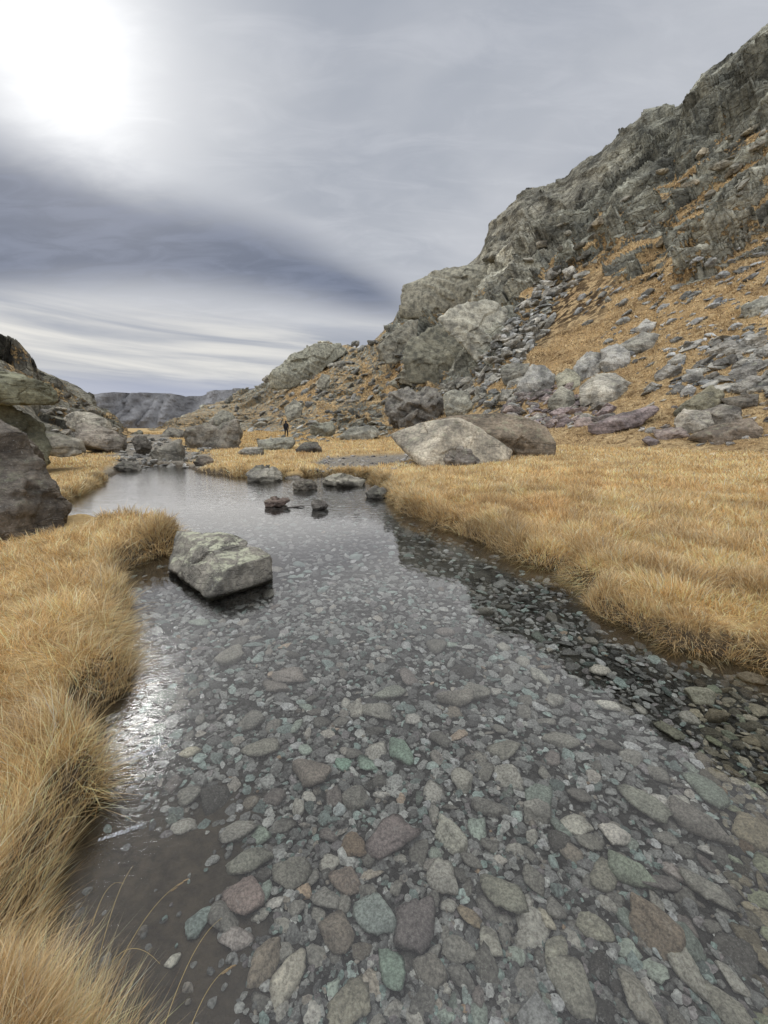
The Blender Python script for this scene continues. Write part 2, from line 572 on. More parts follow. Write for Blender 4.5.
rock = np.clip(np.maximum(rock, ribs2 * (.30 + 1.5 * strat)), 0, 1)
rock = np.clip(rock * (1 - low) + low * (.52 + 1.0 * fbm(np.stack([hpx / 26, hpy / 16, hpx * 0], -1), 3, 111)), 0, 1)
smooth = np.maximum(sstep(10, -8, sdist(hq, poly((398, 318), (400, 282), (430, 272), (470, 262), (520, 252), (545, 262), (490, 292), (440, 312)))),
                    sstep(8, -6, sdist(hq, poly((432, 345), (460, 318), (505, 305), (515, 318), (480, 345), (478, 372), (462, 378), (440, 352)))))
disp = disp * (1 - .6 * smooth) + strat * 1.3 * (1 - .4 * smooth)
rk = sstep(.3, .75, rock)
amp = rk * (.55 + .45 * sstep(0, .35, T)) * sstep(-.04, .1, T)
soft = fbm(HX / 3 / sc, 4, 97) * .30 + fbm(HX / .8 / sc, 3, 96) * .10
top_lim = 1 - .62 * sstep(.86, 1, T)
HX = HX + nrm * (disp * amp * top_lim + soft * (1 - rk * .5) * sstep(-.03, .05, T))[..., None] * sc
g1 = fbm(HX / 12 / sc, 4, 64)[..., None]
g2 = facets(loc / 5 / sc + wob, 65, 0)[..., None]
base = np.array([.265, .268, .228]) * (1 + .35 * g1 + .22 * g2)
warm = np.array([.275, .25, .2]) * (1 + .3 * g2)
wv = sstep(-.2, .5, fbm(HX / 18 / sc, 3, 66))[..., None]
hcol = base * (1 - .45 * wv) + warm * .45 * wv
pale = sstep(12, -6, sdist(hq, poly((432, 345), (460, 318), (505, 305), (515, 318), (480, 345), (478, 372), (462, 378), (440, 352))))[..., None]
hcol = hcol * (1 - pale) + np.array([.34, .335, .285]) * pale
dk = sstep(20, -20, sdist(hq, poly((470, 262), (530, 185), (600, 150), (690, 90), (780, 15), (780, 120), (700, 170), (600, 215), (560, 245))))[..., None]
hcol = hcol * (1 - .22 * dk)
hcol = hcol * (1 + .75 * np.clip(strat, -.8, .8)[..., None]) * (1 + .25 * smooth[..., None])
hill = link_mesh('hillside', HX.reshape(-1, 3), grid_faces(*A.shape)[:, ::-1], M_HILL, rock=rock.ravel(),
                 tint=np.clip(hcol, .02, .6).reshape(-1, 3), shrub=shrub.ravel())
tag(hill, kind='structure')

# the slope on the other side of the valley
lsk = np.array([(-420, 120), (-250, 215), (-100, 285), (-40, 318), (0, 335), (12, 340), (24, 350), (36, 368), (50, 374), (66, 384), (76, 388), (90, 400), (104, 412),
                (112, 420), (124, 434), (136, 446), (150, 452)], float)
la, lt = azel(lsk[:, 0], lsk[:, 1])
LA, LT = np.meshgrid(np.linspace(la[0], la[-1], 420), np.concatenate([np.linspace(-.08, 1, 220), 1 + np.linspace(0, 1, 12)[1:]]))
lr0 = np.interp(LA, [la[0], R(-42), R(-36), la[-1]], [14, 21, 27, 48])
lr1 = np.interp(LA, [la[0], R(-42), R(-34), la[-1]], [40, 75, 95, 75])
lte1 = np.interp(LA, la, lt)
lte0 = (ground_z(lr0 * np.sin(LA), lr0 * np.cos(LA)) - CH) / lr0
tc = np.clip(LT, None, 1)
lrad = lr0 + (lr1 - lr0) * tc
lz = CH + lrad * (lte0 + (np.maximum(lte1, lte0 + .004) - lte0) * tc)
bk = np.clip(LT - 1, 0, 1)
lrad = lrad + bk ** 1.5 * 90
lz = lz - bk ** 1.2 * 40 - bk * 2
LX = np.stack([lrad * np.sin(LA), lrad * np.cos(LA), lz], -1)
lrock = np.clip(.62 + .5 * fbm(LX / 7, 4, 120) + .3 * sstep(.75, .95, LT), 0, 1)
lloc = np.stack([LX[..., 0] * .5 - LX[..., 2] * .3, LX[..., 1] * .35, LX[..., 2] + LX[..., 0] * .5], -1)
lw = np.stack([fbm(LX / 6, 3, 121), fbm(LX / 6, 3, 122), fbm(LX / 6, 3, 123)], -1)
ld = facets(lloc / 5 + lw * .5, 124, .9) * 1.2 + facets(lloc / 1.7 + lw * .5, 130, .9) * .45 + fbm(LX / 1.0, 4, 131) * .2
lam = sstep(.3, .75, lrock) * sstep(-.05, .1, LT) * (1 - .8 * sstep(.82, 1, LT))
LX = LX + np.array([.5, -.35, .75]) * (ld * lam + .2 * fbm(LX / 2, 3, 132))[..., None] * np.minimum(1, .25 + tc)[..., None]
lg = fbm(LX / 8, 4, 133)[..., None]
lcol = np.array([.20, .19, .155]) * (1 + .45 * lg)
lh = link_mesh('hillside_slope', LX.reshape(-1, 3), grid_faces(*LA.shape)[:, ::-1], M_LHILL, rock=lrock.ravel(),
               tint=np.clip(lcol, .03, .6).reshape(-1, 3), shrub=np.zeros(LA.size))
lh.name = 'hillside'
tag(lh, kind='structure')

# distant ridge closing the valley
dsk = np.array([(-200, 380), (0, 392), (90, 394), (112, 395), (130, 393), (158, 393), (175, 394), (188, 397), (205, 396), (225, 391), (240, 389), (320, 385), (420, 395)], float)
da, dt = azel(dsk[:, 0], dsk[:, 1])
DA, DT = np.meshgrid(np.linspace(da[0], da[-1], 420), np.linspace(-.15, 1.3, 110))
drad = 1100 + 90 * DT
dte = np.interp(DA, da, dt)
dz = CH + drad * (dte * np.minimum(DT, 1)) - np.clip(DT - 1, 0, 1) * 500
DX = np.stack([drad * np.sin(DA), drad * np.cos(DA), dz], -1)
rid = np.abs(vnoise(np.stack([DX[..., 0] / 42 + .6 * fbm(DX / 90, 3, 140), DX[..., 2] / 260, 0 * DX[..., 2]], -1), 141))
gul = rid * 60 + np.abs(vnoise(np.stack([DX[..., 0] / 15 + .5 * fbm(DX / 40, 3, 142), DX[..., 2] / 120, 0 * DX[..., 2]], -1), 143)) * 22 + fbm(DX / 14, 4, 150) * 9
DX = DX + np.array([.1, -1, .0]) * (gul * sstep(-.1, .25, DT))[..., None] + np.array([0, 0, 1]) * (3 * fbm(DX / 25, 3, 151) * sstep(.8, 1, DT))[..., None]
dm = link_mesh('mountain_ridge', DX.reshape(-1, 3), grid_faces(*DA.shape)[:, ::-1], M_RIDGE)
tag(dm, kind='structure')

# pixel -> surface look-up, to stand the rocks on what they stand on
LUT = np.full((1100, 900), np.inf)
LXYZ = np.zeros((1100, 900, 3))
for G in (HX, LX):
    px, py = proj(G)
    m = (px > -60) & (px < 830) & (py > -60) & (py < 1030) & (G[..., 1] > 2)
    ix, iy, g = (px[m] + 60).astype(int), (py[m] + 60).astype(int), G[m]
    rg = np.hypot(g[:, 0], g[:, 1])
    o = np.argsort(-rg)
    better = rg[o] < LUT[iy[o], ix[o]]
    o = o[better]
    LUT[iy[o], ix[o]] = rg[o]
    LXYZ[iy[o], ix[o]] = g[o]
RS = np.geomspace(.4, 200, 900)


def hit(px, py):
    """The first surface (ground or slope) met by a view direction."""
    d = rays(px, py)
    d = d / math.hypot(d[0], d[1])
    z = CH + d[2] * RS
    gz = ground_z(d[0] * RS, d[1] * RS)
    k = np.nonzero(z < gz)[0]
    rgd = RS[k[0]] if len(k) else 1e9
    ix, iy = int(px + 60), int(py + 60)
    best = None
    if 1 <= iy < 1098 and 1 <= ix < 898:
        w = LUT[iy - 1:iy + 2, ix - 1:ix + 2]
        j = np.unravel_index(np.argmin(w), w.shape)
        if np.isfinite(w[j]) and w[j] < rgd:
            best = LXYZ[iy - 1 + j[0], ix - 1 + j[1]]
    if best is None:
        rgd = min(rgd, 120)
        best = np.array([d[0] * rgd, d[1] * rgd, CH + d[2] * rgd])
    return best


# ------------------------------------------------------------------ rocks
def hull_planes(pts):
    bm = bmesh.new()
    vs = [bm.verts.new(Vector(p)) for p in pts]
    bmesh.ops.convex_hull(bm, input=vs)
    c = np.mean(pts, 0)
    out = []
    for f in bm.faces:
        f.normal_update()
        n = np.array(f.normal)
        if not np.isfinite(n).all() or np.linalg.norm(n) < .5:
            continue
        h = n @ (np.array(f.verts[0].co) - c)
        if h < 0:
            n, h = -n, -h
        if h > 1e-4:
            out.append((n, h))
    bm.free()
    return c, np.array([o[0] for o in out]), np.array([o[1] for o in out])


def rock_from_hull(pts, sub=5, p=60, rough=.035, seed=0, strata=.04, sdir=(.4, .2, .9), cuts=7):
    pts = np.asarray(pts, float)
    c, n, h = hull_planes(pts)
    gq = np.random.default_rng(seed + 9000)
    for _ in range(cuts):               # extra broken faces
        v = gq.normal(size=3)
        v[2] *= .7
        v /= np.linalg.norm(v)
        n = np.vstack([n, v])
        h = np.append(h, ((pts - c) @ v).max() * gq.uniform(.58, .88))
    D, fa = ico(sub)
    q = np.maximum(D @ n.T, 0) / h
    r = (q ** p).sum(1) ** (-1 / p)
    co = D * r[:, None]
    size = np.linalg.norm(co.max(0) - co.min(0)) / 1.7
    u = co / size + seed * 7.31
    s = np.array(sdir) / np.linalg.norm(sdir)
    lay = (u @ s) * 7 + .8 * vnoise(u * 2, seed + 2)
    st = lay % 1
    st = np.where(st > .85, (1 - st) / .15, st / .85)
    st = st * (.5 + .5 * vnoise(u * 3 + 5, seed + 9))
    dsp = facets(u * 2.4, seed + 3, 1.2) * 1.1 * rough + fbm(u * 5, 4, seed + 4) * .7 * rough + facets(u * 6, seed + 6, 1.0) * .5 * rough + st * strata
    co = co + D * (dsp * size * .5)[:, None]
    return c, co, fa


def rock_tint(col, co, seed=0):
    u = co / (np.ptp(co, 0).max() + 1e-9)
    v = 1 + .25 * fbm(u * 4 + seed, 3, seed + 40)
    return np.clip(np.array(col)[None, :] * np.array([1.05, 1.0, .92]) * v[:, None], .01, .8)


GREY, PALE, DARK, BROWN, PURP, OLIVE = (.2, .2, .185), (.31, .30, .265), (.105, .10, .092), (.17, .14, .11), (.155, .13, .135), (.19, .195, .15)
HEROES = []


def add_rock(name, label, pts, col, cat='boulder', group=None, sub=5, mat=None, **kw):
    c, co, fa = rock_from_hull(pts, sub, **kw)
    o = link_mesh(name, co, fa, mat or M_ROCK, tint=rock_tint(col, co, kw.get('seed', 0)))
    o.location = c
    tag(o, label, cat, group)
    HEROES.append((c, np.ptp(co, 0)))
    return o


def outline_rock(label, img, col, r=None, thick=.6, bulge=.25, lean=.30, back=.72, sink=.25, name='boulder', cat='boulder', group=None, sub=5, seed=0, ridge=None, **kw):
    """A rock seen in outline IMG: front rim at the range where it stands, body reaching back by THICK of its width."""
    img = np.array(img, float)
    w, h = np.ptp(img[:, 0]), np.ptp(img[:, 1])
    bot = img[np.argmax(img[:, 1])]
    if r is None:
        hp = hit(float(np.mean(img[:, 0])), float(bot[1]))
        r = math.hypot(hp[0], hp[1])
    dep = thick * w * r / F
    cx, cy = img.mean(0)
    pts = []
    for x, y in img:
        lo = (y - img[:, 1].min()) / max(h, 1)
        pts.append(Pr(x, y, r + dep * lean * (1 - lo)))
        q = Pr(cx + (x - cx) * back, min(cy + (y - cy) * back, bot[1]), r + dep)
        pts.append(q)
    f = Pr(cx, cy + .12 * h, r - bulge * dep)
    pts.append(f)
    for x, y, k in (ridge or []):
        pts.append(Pr(x, y, r + k * dep))
    low = [q for q in pts if q[2] < pts[0][2] + 1e9]
    zb = min(q[2] for q in pts)
    for q in list(pts):                 # sunk foot
        if q[2] < zb + .35 * h * r / F:
            pts.append(q + np.array([0, 0, -sink * h * r / F]))
    return add_rock(name, label, pts, col, cat, group, sub, seed=seed, **kw)


# the block in the water
bl = [P(a, b, z) for a, b, z in [(169, 574, -.1), (209, 600, -.12), (271, 583, -.12), (215, 556, -.1), (263, 572, -.1),
      (166, 569, .06), (209, 597, .03), (271, 579, .03), (175, 529, .36), (206, 548, .33), (216, 559, .29), (231, 566, .25), (270, 555, .25), (226, 536, .36)]]
bl.append(P(255, 548, .3) + np.array([.0, .02, 0]))
add_rock('boulder', 'squared grey block with a pale lichen top standing in the water against the grass bank', bl, (.155, .152, .14), sub=6, p=90, rough=.03, strata=.012, seed=3, cuts=0, mat=M_LICHEN)

outline_rock('big dark cracked boulder at the water behind the grass bank, crowned with pale strata',
             [(-120, 444), (-60, 426), (-4, 430), (15, 440), (36, 457), (52, 474), (63, 490), (58, 507), (40, 520), (-20, 524), (-110, 524)], (.13, .118, .105), r=6.6, thick=.55, sub=6, seed=5, rough=.07, strata=.09, sdir=(.55, .1, .8), p=60, cuts=4, mat=M_NEAR)
outline_rock('huge lichen green block overhanging a dark hollow beside the stream', [(-110, 360), (-40, 362), (0, 367), (30, 375), (58, 385), (64, 396), (60, 408), (36, 405), (0, 405), (-100, 400)],
             (.15, .155, .115), r=15.5, thick=.45, sub=6, seed=6, rough=.06, strata=.05, p=26, sink=0)
outline_rock('lower lichen green block that carries the overhanging one', [(-110, 395), (0, 400), (30, 405), (40, 412), (52, 434), (40, 446), (-60, 452), (-110, 450)],
             (.14, .145, .11), r=16.4, thick=.4, seed=7, rough=.06, strata=.05)
outline_rock('long grey slab sloping down to the stream inlet under the hillside', [(72, 434), (74, 424), (84, 421), (108, 430), (134, 440), (132, 448), (104, 448), (78, 442)], (.21, .195, .175), r=27, thick=.5, seed=8, rough=.05, bulge=.05)
outline_rock('pale rounded slab behind the long grey slab by the inlet', [(58, 418), (74, 411), (92, 413), (118, 426), (112, 432), (76, 428)], PALE, r=33, thick=.6, seed=9, rough=.04, bulge=.05)
outline_rock('pale flat ledge beside the dark cracked boulder', [(32, 440), (60, 436), (84, 440), (86, 447), (60, 452), (34, 450)], PALE, r=17, thick=.5, seed=10, rough=.05)
outline_rock('small dark round boulder in the stream inlet', [(129, 442), (136, 435), (146, 436), (151, 444), (148, 450), (132, 450)], DARK, r=24, thick=.7, seed=11, rough=.07)
outline_rock('flat grey boulder at the mouth of the inlet', [(143, 456), (156, 449), (178, 440), (190, 448), (187, 458), (160, 461), (146, 461)], (.2, .195, .175), thick=.6, seed=12, rough=.07)
outline_rock('large jointed grey outcrop above the grass island', [(180, 440), (186, 430), (206, 425), (232, 422), (240, 434), (236, 445), (206, 449), (184, 448)], (.185, .175, .155), thick=.6, seed=13, rough=.10, strata=.07)
outline_rock('long pale slab lying in front of the walker', [(249, 442), (268, 438), (292, 437), (296, 444), (292, 450), (252, 450)], (.24, .245, .215), thick=.5, seed=14, rough=.04)
outline_rock('grey slab behind the walker at the foot of the scree', [(306, 425), (334, 421), (340, 430), (324, 437), (312, 433)], (.2, .205, .175), thick=.6, seed=15, rough=.06)

hp = hit(450, 464)
r_ = math.hypot(hp[0], hp[1])
pb = [Pr(a, b, r_ + k) for a, b, k in [(424, 461, -.9), (440, 440, -.45), (456, 419, .3), (431, 421, 1.0), (474, 425, .7), (494, 438, .7), (512, 450, .9), (506, 459, .6), (486, 463, .1), (389, 434, .8),
      (402, 450, .2), (408, 427, .9), (460, 419, 2.4), (436, 424, 2.4), (500, 446, 2.2), (394, 440, 1.8)]]
pb += [q + np.array([0, 0, -.25]) for q in pb if q[2] < .6]
add_rock('boulder', 'great pale slab boulder with ribbed face in the middle of the meadow', pb, (.32, .30, .255), sub=6, seed=16, rough=.018, strata=.028, cuts=0, p=80, sdir=(.85, -.1, .5), mat=M_RIBBED)
outline_rock('great brown boulder with a smooth pale end behind the ribbed pale slab', [(428, 420), (460, 414), (489, 412), (510, 413), (530, 418), (548, 427), (557, 444), (554, 453), (520, 456), (450, 452)],
             (.165, .14, .11), thick=.45, sub=6, seed=17, rough=.02, strata=.025, p=60, sink=.15, cuts=2)
outline_rock('small bristling striped rock leaning on the pale slab boulder', [(436, 459), (448, 448), (468, 450), (480, 460), (472, 468), (444, 467)], (.2, .185, .17), r=14.6, thick=.5, seed=18, rough=.10, strata=.25, sdir=(.7, 0, .7))
outline_rock('rough dark grey boulder with deep cracks uphill of the pale slab', [(377, 412), (388, 395), (412, 389), (432, 390), (446, 400), (444, 414), (428, 421), (396, 422)], (.17, .165, .155), thick=.6, sub=6, seed=19, rough=.12, strata=.05, p=14)
outline_rock('pale flat rock face joined to the rough dark boulder', [(442, 394), (456, 389), (472, 392), (474, 408), (466, 414), (446, 412)], (.26, .265, .235), thick=.5, seed=20, rough=.05)

for i, (lab, img, col) in enumerate([
    ('pale flat rock on the grass island below the jointed outcrop', [(236, 453), (246, 447), (262, 447), (266, 453), (250, 456)], (.25, .245, .22)),
    ('dark crouched rock beside the long pale slab', [(296, 449), (304, 441), (318, 442), (322, 449), (310, 453)], (.13, .125, .115)),
    ('grey rock at the water side under the inlet boulders', [(112, 468), (124, 460), (138, 463), (142, 470), (126, 473)], (.18, .175, .16)),
    ('tilted grey slab uphill of the jointed outcrop', [(208, 421), (222, 410), (236, 414), (232, 423)], (.2, .2, .175)),
    ('low grey rock between the inlet and the jointed outcrop', [(160, 436), (168, 428), (184, 430), (186, 438)], (.17, .165, .15)),
    ('broad grey slab lying at the foot of the scree between walker and pale slab', [(338, 436), (352, 427), (374, 426), (384, 434), (362, 440)], (.22, .22, .195)),
    ('small brown rock on the gravel of the inlet', [(192, 462), (200, 456), (212, 458), (214, 464), (200, 466)], (.16, .14, .12)),
]):
    outline_rock(lab, img, col, thick=.6, bulge=.1, lean=.45, seed=230 + i, rough=.05, strata=.07, cuts=3, name='boulder', group='low rocks crowding the head of the pool')

WG = 'boulders standing in the far water'
for i, (lab, img, col) in enumerate([
    ('pale lichened boulder at the tip of the grass island', [(246, 473), (256, 465), (268, 461), (280, 469), (284, 476), (270, 481), (248, 480)], (.25, .245, .22)),
    ('dark domed boulder wet at its foot between the two long rocks', [(291, 482), (300, 476), (312, 479), (317, 485), (312, 490), (295, 490)], (.15, .14, .125)),
    ('reddish brown pointed stone out in the water', [(264, 500), (272, 495), (284, 495), (290, 498), (280, 505), (266, 507)], (.15, .12, .11)),
    ('small dark stone out in the water near the drifting stick', [(311, 500), (318, 495), (326, 500), (329, 505), (322, 510), (313, 507)], (.12, .115, .11)),
    ('broad low slab boulder with a pale top at the gravel bar', [(321, 481), (334, 471), (352, 472), (366, 479), (362, 485), (326, 486)], (.22, .215, .19)),
    ('dark wet boulder at the corner of the meadow bank', [(366, 491), (376, 483), (386, 487), (390, 493), (384, 498), (368, 497)], (.10, .098, .09)),
    ('low flat stone beside the pale lichened boulder', [(284, 477), (296, 473), (304, 476), (302, 480), (288, 481)], (.15, .14, .13)),
]):
    yb = max(q[1] for q in img)
    img = [(q[0], yb - (yb - q[1]) * .78) for q in img]
    outline_rock(lab, img, col, r=float(np.hypot(*P(np.mean([q[0] for q in img]), max(q[1] for q in img), 0)[:2])) if i != 6 else None, thick=.7, seed=30 + i, rough=.09, strata=.05, group=WG, sink=.15, name='boulder', cuts=3)

OG = 'rock outcrops standing out of the slope'
for i, (lab, img, col, rd, tk) in enumerate([
    ('dark broken outcrop face under the pale slab', [(403, 354), (412, 340), (430, 327), (450, 322), (470, 344), (479, 362), (453, 370), (406, 366)], (.165, .165, .135), [], .4),
    ('great smooth pale slab on top of the dark broken outcrop', [(438, 319), (458, 306), (490, 300), (508, 308), (504, 328), (488, 349), (474, 343), (456, 327)], (.33, .335, .3), [], .3),
    ('long rounded rib on the skyline above the pale outcrop', [(401, 304), (403, 285), (432, 274), (466, 266), (505, 259), (528, 259), (500, 282), (478, 296), (432, 304)], (.235, .235, .2), [], .35),
    ('low knobbly hump at the foot of the pale outcrop', [(394, 376), (404, 368), (425, 361), (438, 366), (441, 376), (420, 381)], (.21, .21, .18), [], .6),
    ('smooth whaleback slab on the low skyline above the walker', [(266, 378), (276, 368), (292, 355), (318, 345), (346, 341), (354, 349), (330, 360), (300, 374)], (.23, .235, .2), [], .4),
    ('dark jointed block under the skyline rib', [(374, 350), (388, 334), (402, 322), (420, 318), (418, 336), (400, 352)], (.19, .19, .165), [], .5),
]):
    outline_rock(lab, img, col, thick=tk, seed=260 + i, rough=.04, strata=.07, group=OG, p=80, sink=.3, sub=6, bulge=.02, cuts=4, ridge=rd, sdir=(.6, .2, .8))

HB = 'large boulders on the foot of the slope'
hb = [
    ('dark square boulder split from its neighbour above the rubble', [(500, 370), (506, 364), (530, 363), (530, 372), (518, 382), (504, 378)], (.16, .16, .145), .7),
    ('grey cleft boulder with a bright tilted face', [(532, 365), (546, 368), (554, 376), (553, 387), (536, 392), (518, 386)], (.25, .255, .25), .7),
    ('rounded olive boulder below the cluster of slabs', [(555, 378), (566, 368), (581, 376), (579, 387), (560, 387)], (.22, .22, .18), .8),
    ('layered blue grey boulder leaning against the slope', [(573, 367), (590, 350), (606, 356), (607, 366), (592, 375), (576, 373)], (.26, .265, .26), .8),
    ('blue grey boulder with a split top', [(600, 350), (616, 343), (629, 351), (630, 364), (612, 368), (602, 362)], (.27, .275, .27), .8),
    ('long thin slab resting on top of the cluster', [(618, 346), (642, 332), (658, 336), (654, 345), (630, 351)], (.21, .21, .195), .5),
    ('great pale layered boulder with a dark underside', [(579, 388), (592, 377), (614, 374), (636, 384), (633, 392), (598, 402), (582, 396)], (.28, .275, .25), .7),
    ('tilted olive slab below the pale layered boulder', [(548, 400), (560, 386), (572, 388), (575, 400), (560, 408)], (.2, .2, .175), .6),
    ('purple layered slab dipping into the meadow', [(590, 424), (622, 413), (654, 405), (659, 410), (640, 419), (604, 428)], (.17, .145, .15), .4),
    ('lichened slab tilted up like a ramp on the outcrop', [(675, 411), (684, 403), (712, 384), (723, 394), (718, 402), (688, 411)], (.17, .165, .125), .5),
    ('pale square block in the middle of the outcrop', [(674, 420), (684, 409), (709, 413), (713, 423), (695, 432), (678, 431)], (.26, .25, .225), .7),
    ('wide brown striped boulder at the front of the outcrop', [(691, 436), (722, 424), (751, 418), (762, 432), (754, 440), (714, 441)], (.17, .145, .12), .6),
    ('dark flat slab bridging the back of the outcrop', [(720, 399), (740, 396), (764, 395), (763, 401), (736, 407)], (.13, .12, .105), .6),
    ('grey rock wedged behind the striped boulder', [(700, 412), (722, 404), (740, 408), (742, 418), (716, 423)], (.17, .16, .145), .6),
    ('flat purple ground slab in front of the outcrop', [(652, 430), (682, 427), (692, 438), (658, 438)], (.2, .17, .16), .6),
    ('small dark wedge of rock out on the meadow', [(642, 440), (648, 436), (660, 441), (652, 445)], (.13, .115, .12), .7),
    ('long grey blade of rock at the edge of the picture above the outcrop', [(729, 373), (750, 364), (768, 360), (766, 369), (738, 377)], (.17, .17, .165), .5),
    ('dark wedge below the long grey blade of rock', [(740, 388), (760, 381), (775, 380), (770, 389), (742, 391)], (.14, .14, .135), .5),
    ('greenish slab high on the grass slope at the edge of the picture', [(737, 309), (756, 299), (775, 295), (775, 305), (750, 313)], (.23, .235, .21), .5),
    ('pale blue boulder alone on the grass slope', [(636, 328), (646, 319), (656, 323), (653, 330)], (.29, .295, .29), .8),
    ('pale blue flat stone beside the tilted slab', [(680, 392), (688, 384), (697, 388), (692, 395)], (.28, .285, .285), .7),
    ('stone half sunk in the grass below the resting slab', [(668, 360), (680, 353), (686, 356), (684, 363)], (.22, .22, .21), .7),
    ('grey stone on the lip of the steep slab', [(386, 384), (398, 377), (410, 380), (408, 388)], (.2, .2, .17), .7),
    ('square grey boulder among the tumbled rocks above the walker', [(284, 408), (294, 400), (303, 404), (300, 414), (288, 417)], (.2, .2, .175), .8),
    ('grey slab on end above the walker', [(316, 384), (322, 374), (332, 376), (330, 388)], (.19, .19, .165), .7),
]
for i, (lab, img, col, tk) in enumerate(hb):
    outline_rock(lab, img, np.array(col) * 1.12, thick=tk, bulge=.09, lean=.55, back=.86, seed=60 + i, cuts=2, rough=.04, strata=.08, group=HB, p=70, sink=.3, sub=5, sdir=(.5, .2, .85))

# drifting stick
q = P(286, 507, .012)
k = P(305, 506.5, .012)
D, fa = ico(3)
L = (k - q)
co = np.outer(D[:, 0] * .5, L) + np.stack([0 * D[:, 1], .03 * D[:, 1], .018 * D[:, 2]], -1)
co[:, 2] += .02 * np.sin(D[:, 0] * 3) * .5
o = link_mesh('stick', co, fa, M_STICK)
o.location = (q + k) / 2
tag(o, 'thin dark stick drifting between the stones in the far water', 'stick')

# ------------------------------------------------------------------ scattered rocks: prototypes
def unit_rock(seed, sub, flat, n=14, p=20, rough=.10, strata=.04, elong=1.5):
    g = np.random.default_rng(seed)
    v = g.normal(size=(n, 3))
    v /= np.linalg.norm(v, axis=1)[:, None]
    v *= g.uniform(.75, 1.1, (n, 1))
    v = np.concatenate([v, np.array([[0, 0, .9], [0, 0, -.9], [.9, 0, 0], [-.9, 0, 0], [0, .9, 0], [0, -.9, 0]]) * (.62 if n < 10 else .95)])
    v = v * np.array([1, 1 / elong, flat])
    _, co, fa = rock_from_hull(v, sub, p, rough, seed, strata, (g.normal() * .3, g.normal() * .3, 1), cuts=3 if p > 30 else 0)
    co -= (co.max(0) + co.min(0)) / 2
    co /= np.abs(co[:, 0]).max()
    return co, fa


PR = {}
for sub in (2, 3, 4):
    PR['scree', sub] = [unit_rock(300 + k, sub, (.3, .42, .5, .22)[k % 4], 8, 80, .05, .05, 1.0 + .22 * (k % 5)) for k in range(14)]
    PR['bed', sub] = [unit_rock(500 + k, sub, (.24, .40, .28, .45, .18)[k % 5], (7, 9, 8, 12)[k % 4], (70, 40, 80, 16)[k % 4], .03, .015, 1.0 + .16 * (k % 6)) for k in range(22)]
for sub in (1,):
    PR['bed', 1] = [unit_rock(500 + k, 1, (.30, .45, .38, .55, .22)[k % 5], 8, 50, .03, 0, 1.0 + .2 * (k % 6)) for k in range(22)]
    PR['scree', 1] = [unit_rock(300 + k, 1, (.35, .5, .65, .28)[k % 4], 12, 20, .08, 0, 1.0 + .22 * (k % 5)) for k in range(14)]


def rotm(ax, ay, azr):
    cx, sx, cy, sy, cz, sz = math.cos(ax), math.sin(ax), math.cos(ay), math.sin(ay), math.cos(azr), math.sin(azr)
    return (np.array([[cz, -sz, 0], [sz, cz, 0], [0, 0, 1]]) @ np.array([[cy, 0, sy], [0, 1, 0], [-sy, 0, cy]])
            @ np.array([[1, 0, 0], [0, cx, -sx], [0, sx, cx]]))


def merged(name, items, fam, mat, sub_of):
    """Many small stones nobody counts, as one object."""
    cos, fas, ts, n = [], [], [], 0
    for it in items:
        co, fa = PR[fam, sub_of(it)][it['k']]
        c = (co * it['s']) @ it['M'].T + it['p']
        cos.append(c)
        fas.append(fa + n)
        ts.append(rock_tint(it['col'], c, it['k']) if len(c) > 200 else np.tile(np.clip(it['col'], .01, .8), (len(c), 1)))
        n += len(c)
    o = link_mesh(name, np.concatenate(cos), np.concatenate(fas), mat, smooth=False, tint=np.concatenate(ts))
    return o


def colour_word(c):
    c = np.array(c)
    l = c.mean()
    if c[1] > c[0] * 1.12:
        return 'green' if l > .1 else 'dark green'
    if c[0] > c[1] * 1.17:
        return 'purple' if c[2] > c[1] * .97 else ('rusty brown' if c[0] > c[1] * 1.45 else 'brown')
    return 'whitish' if l > .36 else 'pale grey' if l > .23 else 'grey' if l > .13 else 'dark grey'


def shape_word(it, fam):
    co, _ = PR[fam, 2][it['k']]
    e = np.ptp(co * it['s'], axis=0)
    a = e[0] / max(e[1], 1e-6)
    f = e[2] / max(e[1], 1e-6)
    return ('long' if a > 1.75 else 'oblong' if a > 1.35 else 'broad') + (' flat' if f < .42 else ' rounded' if f > .75 else ' wedge')


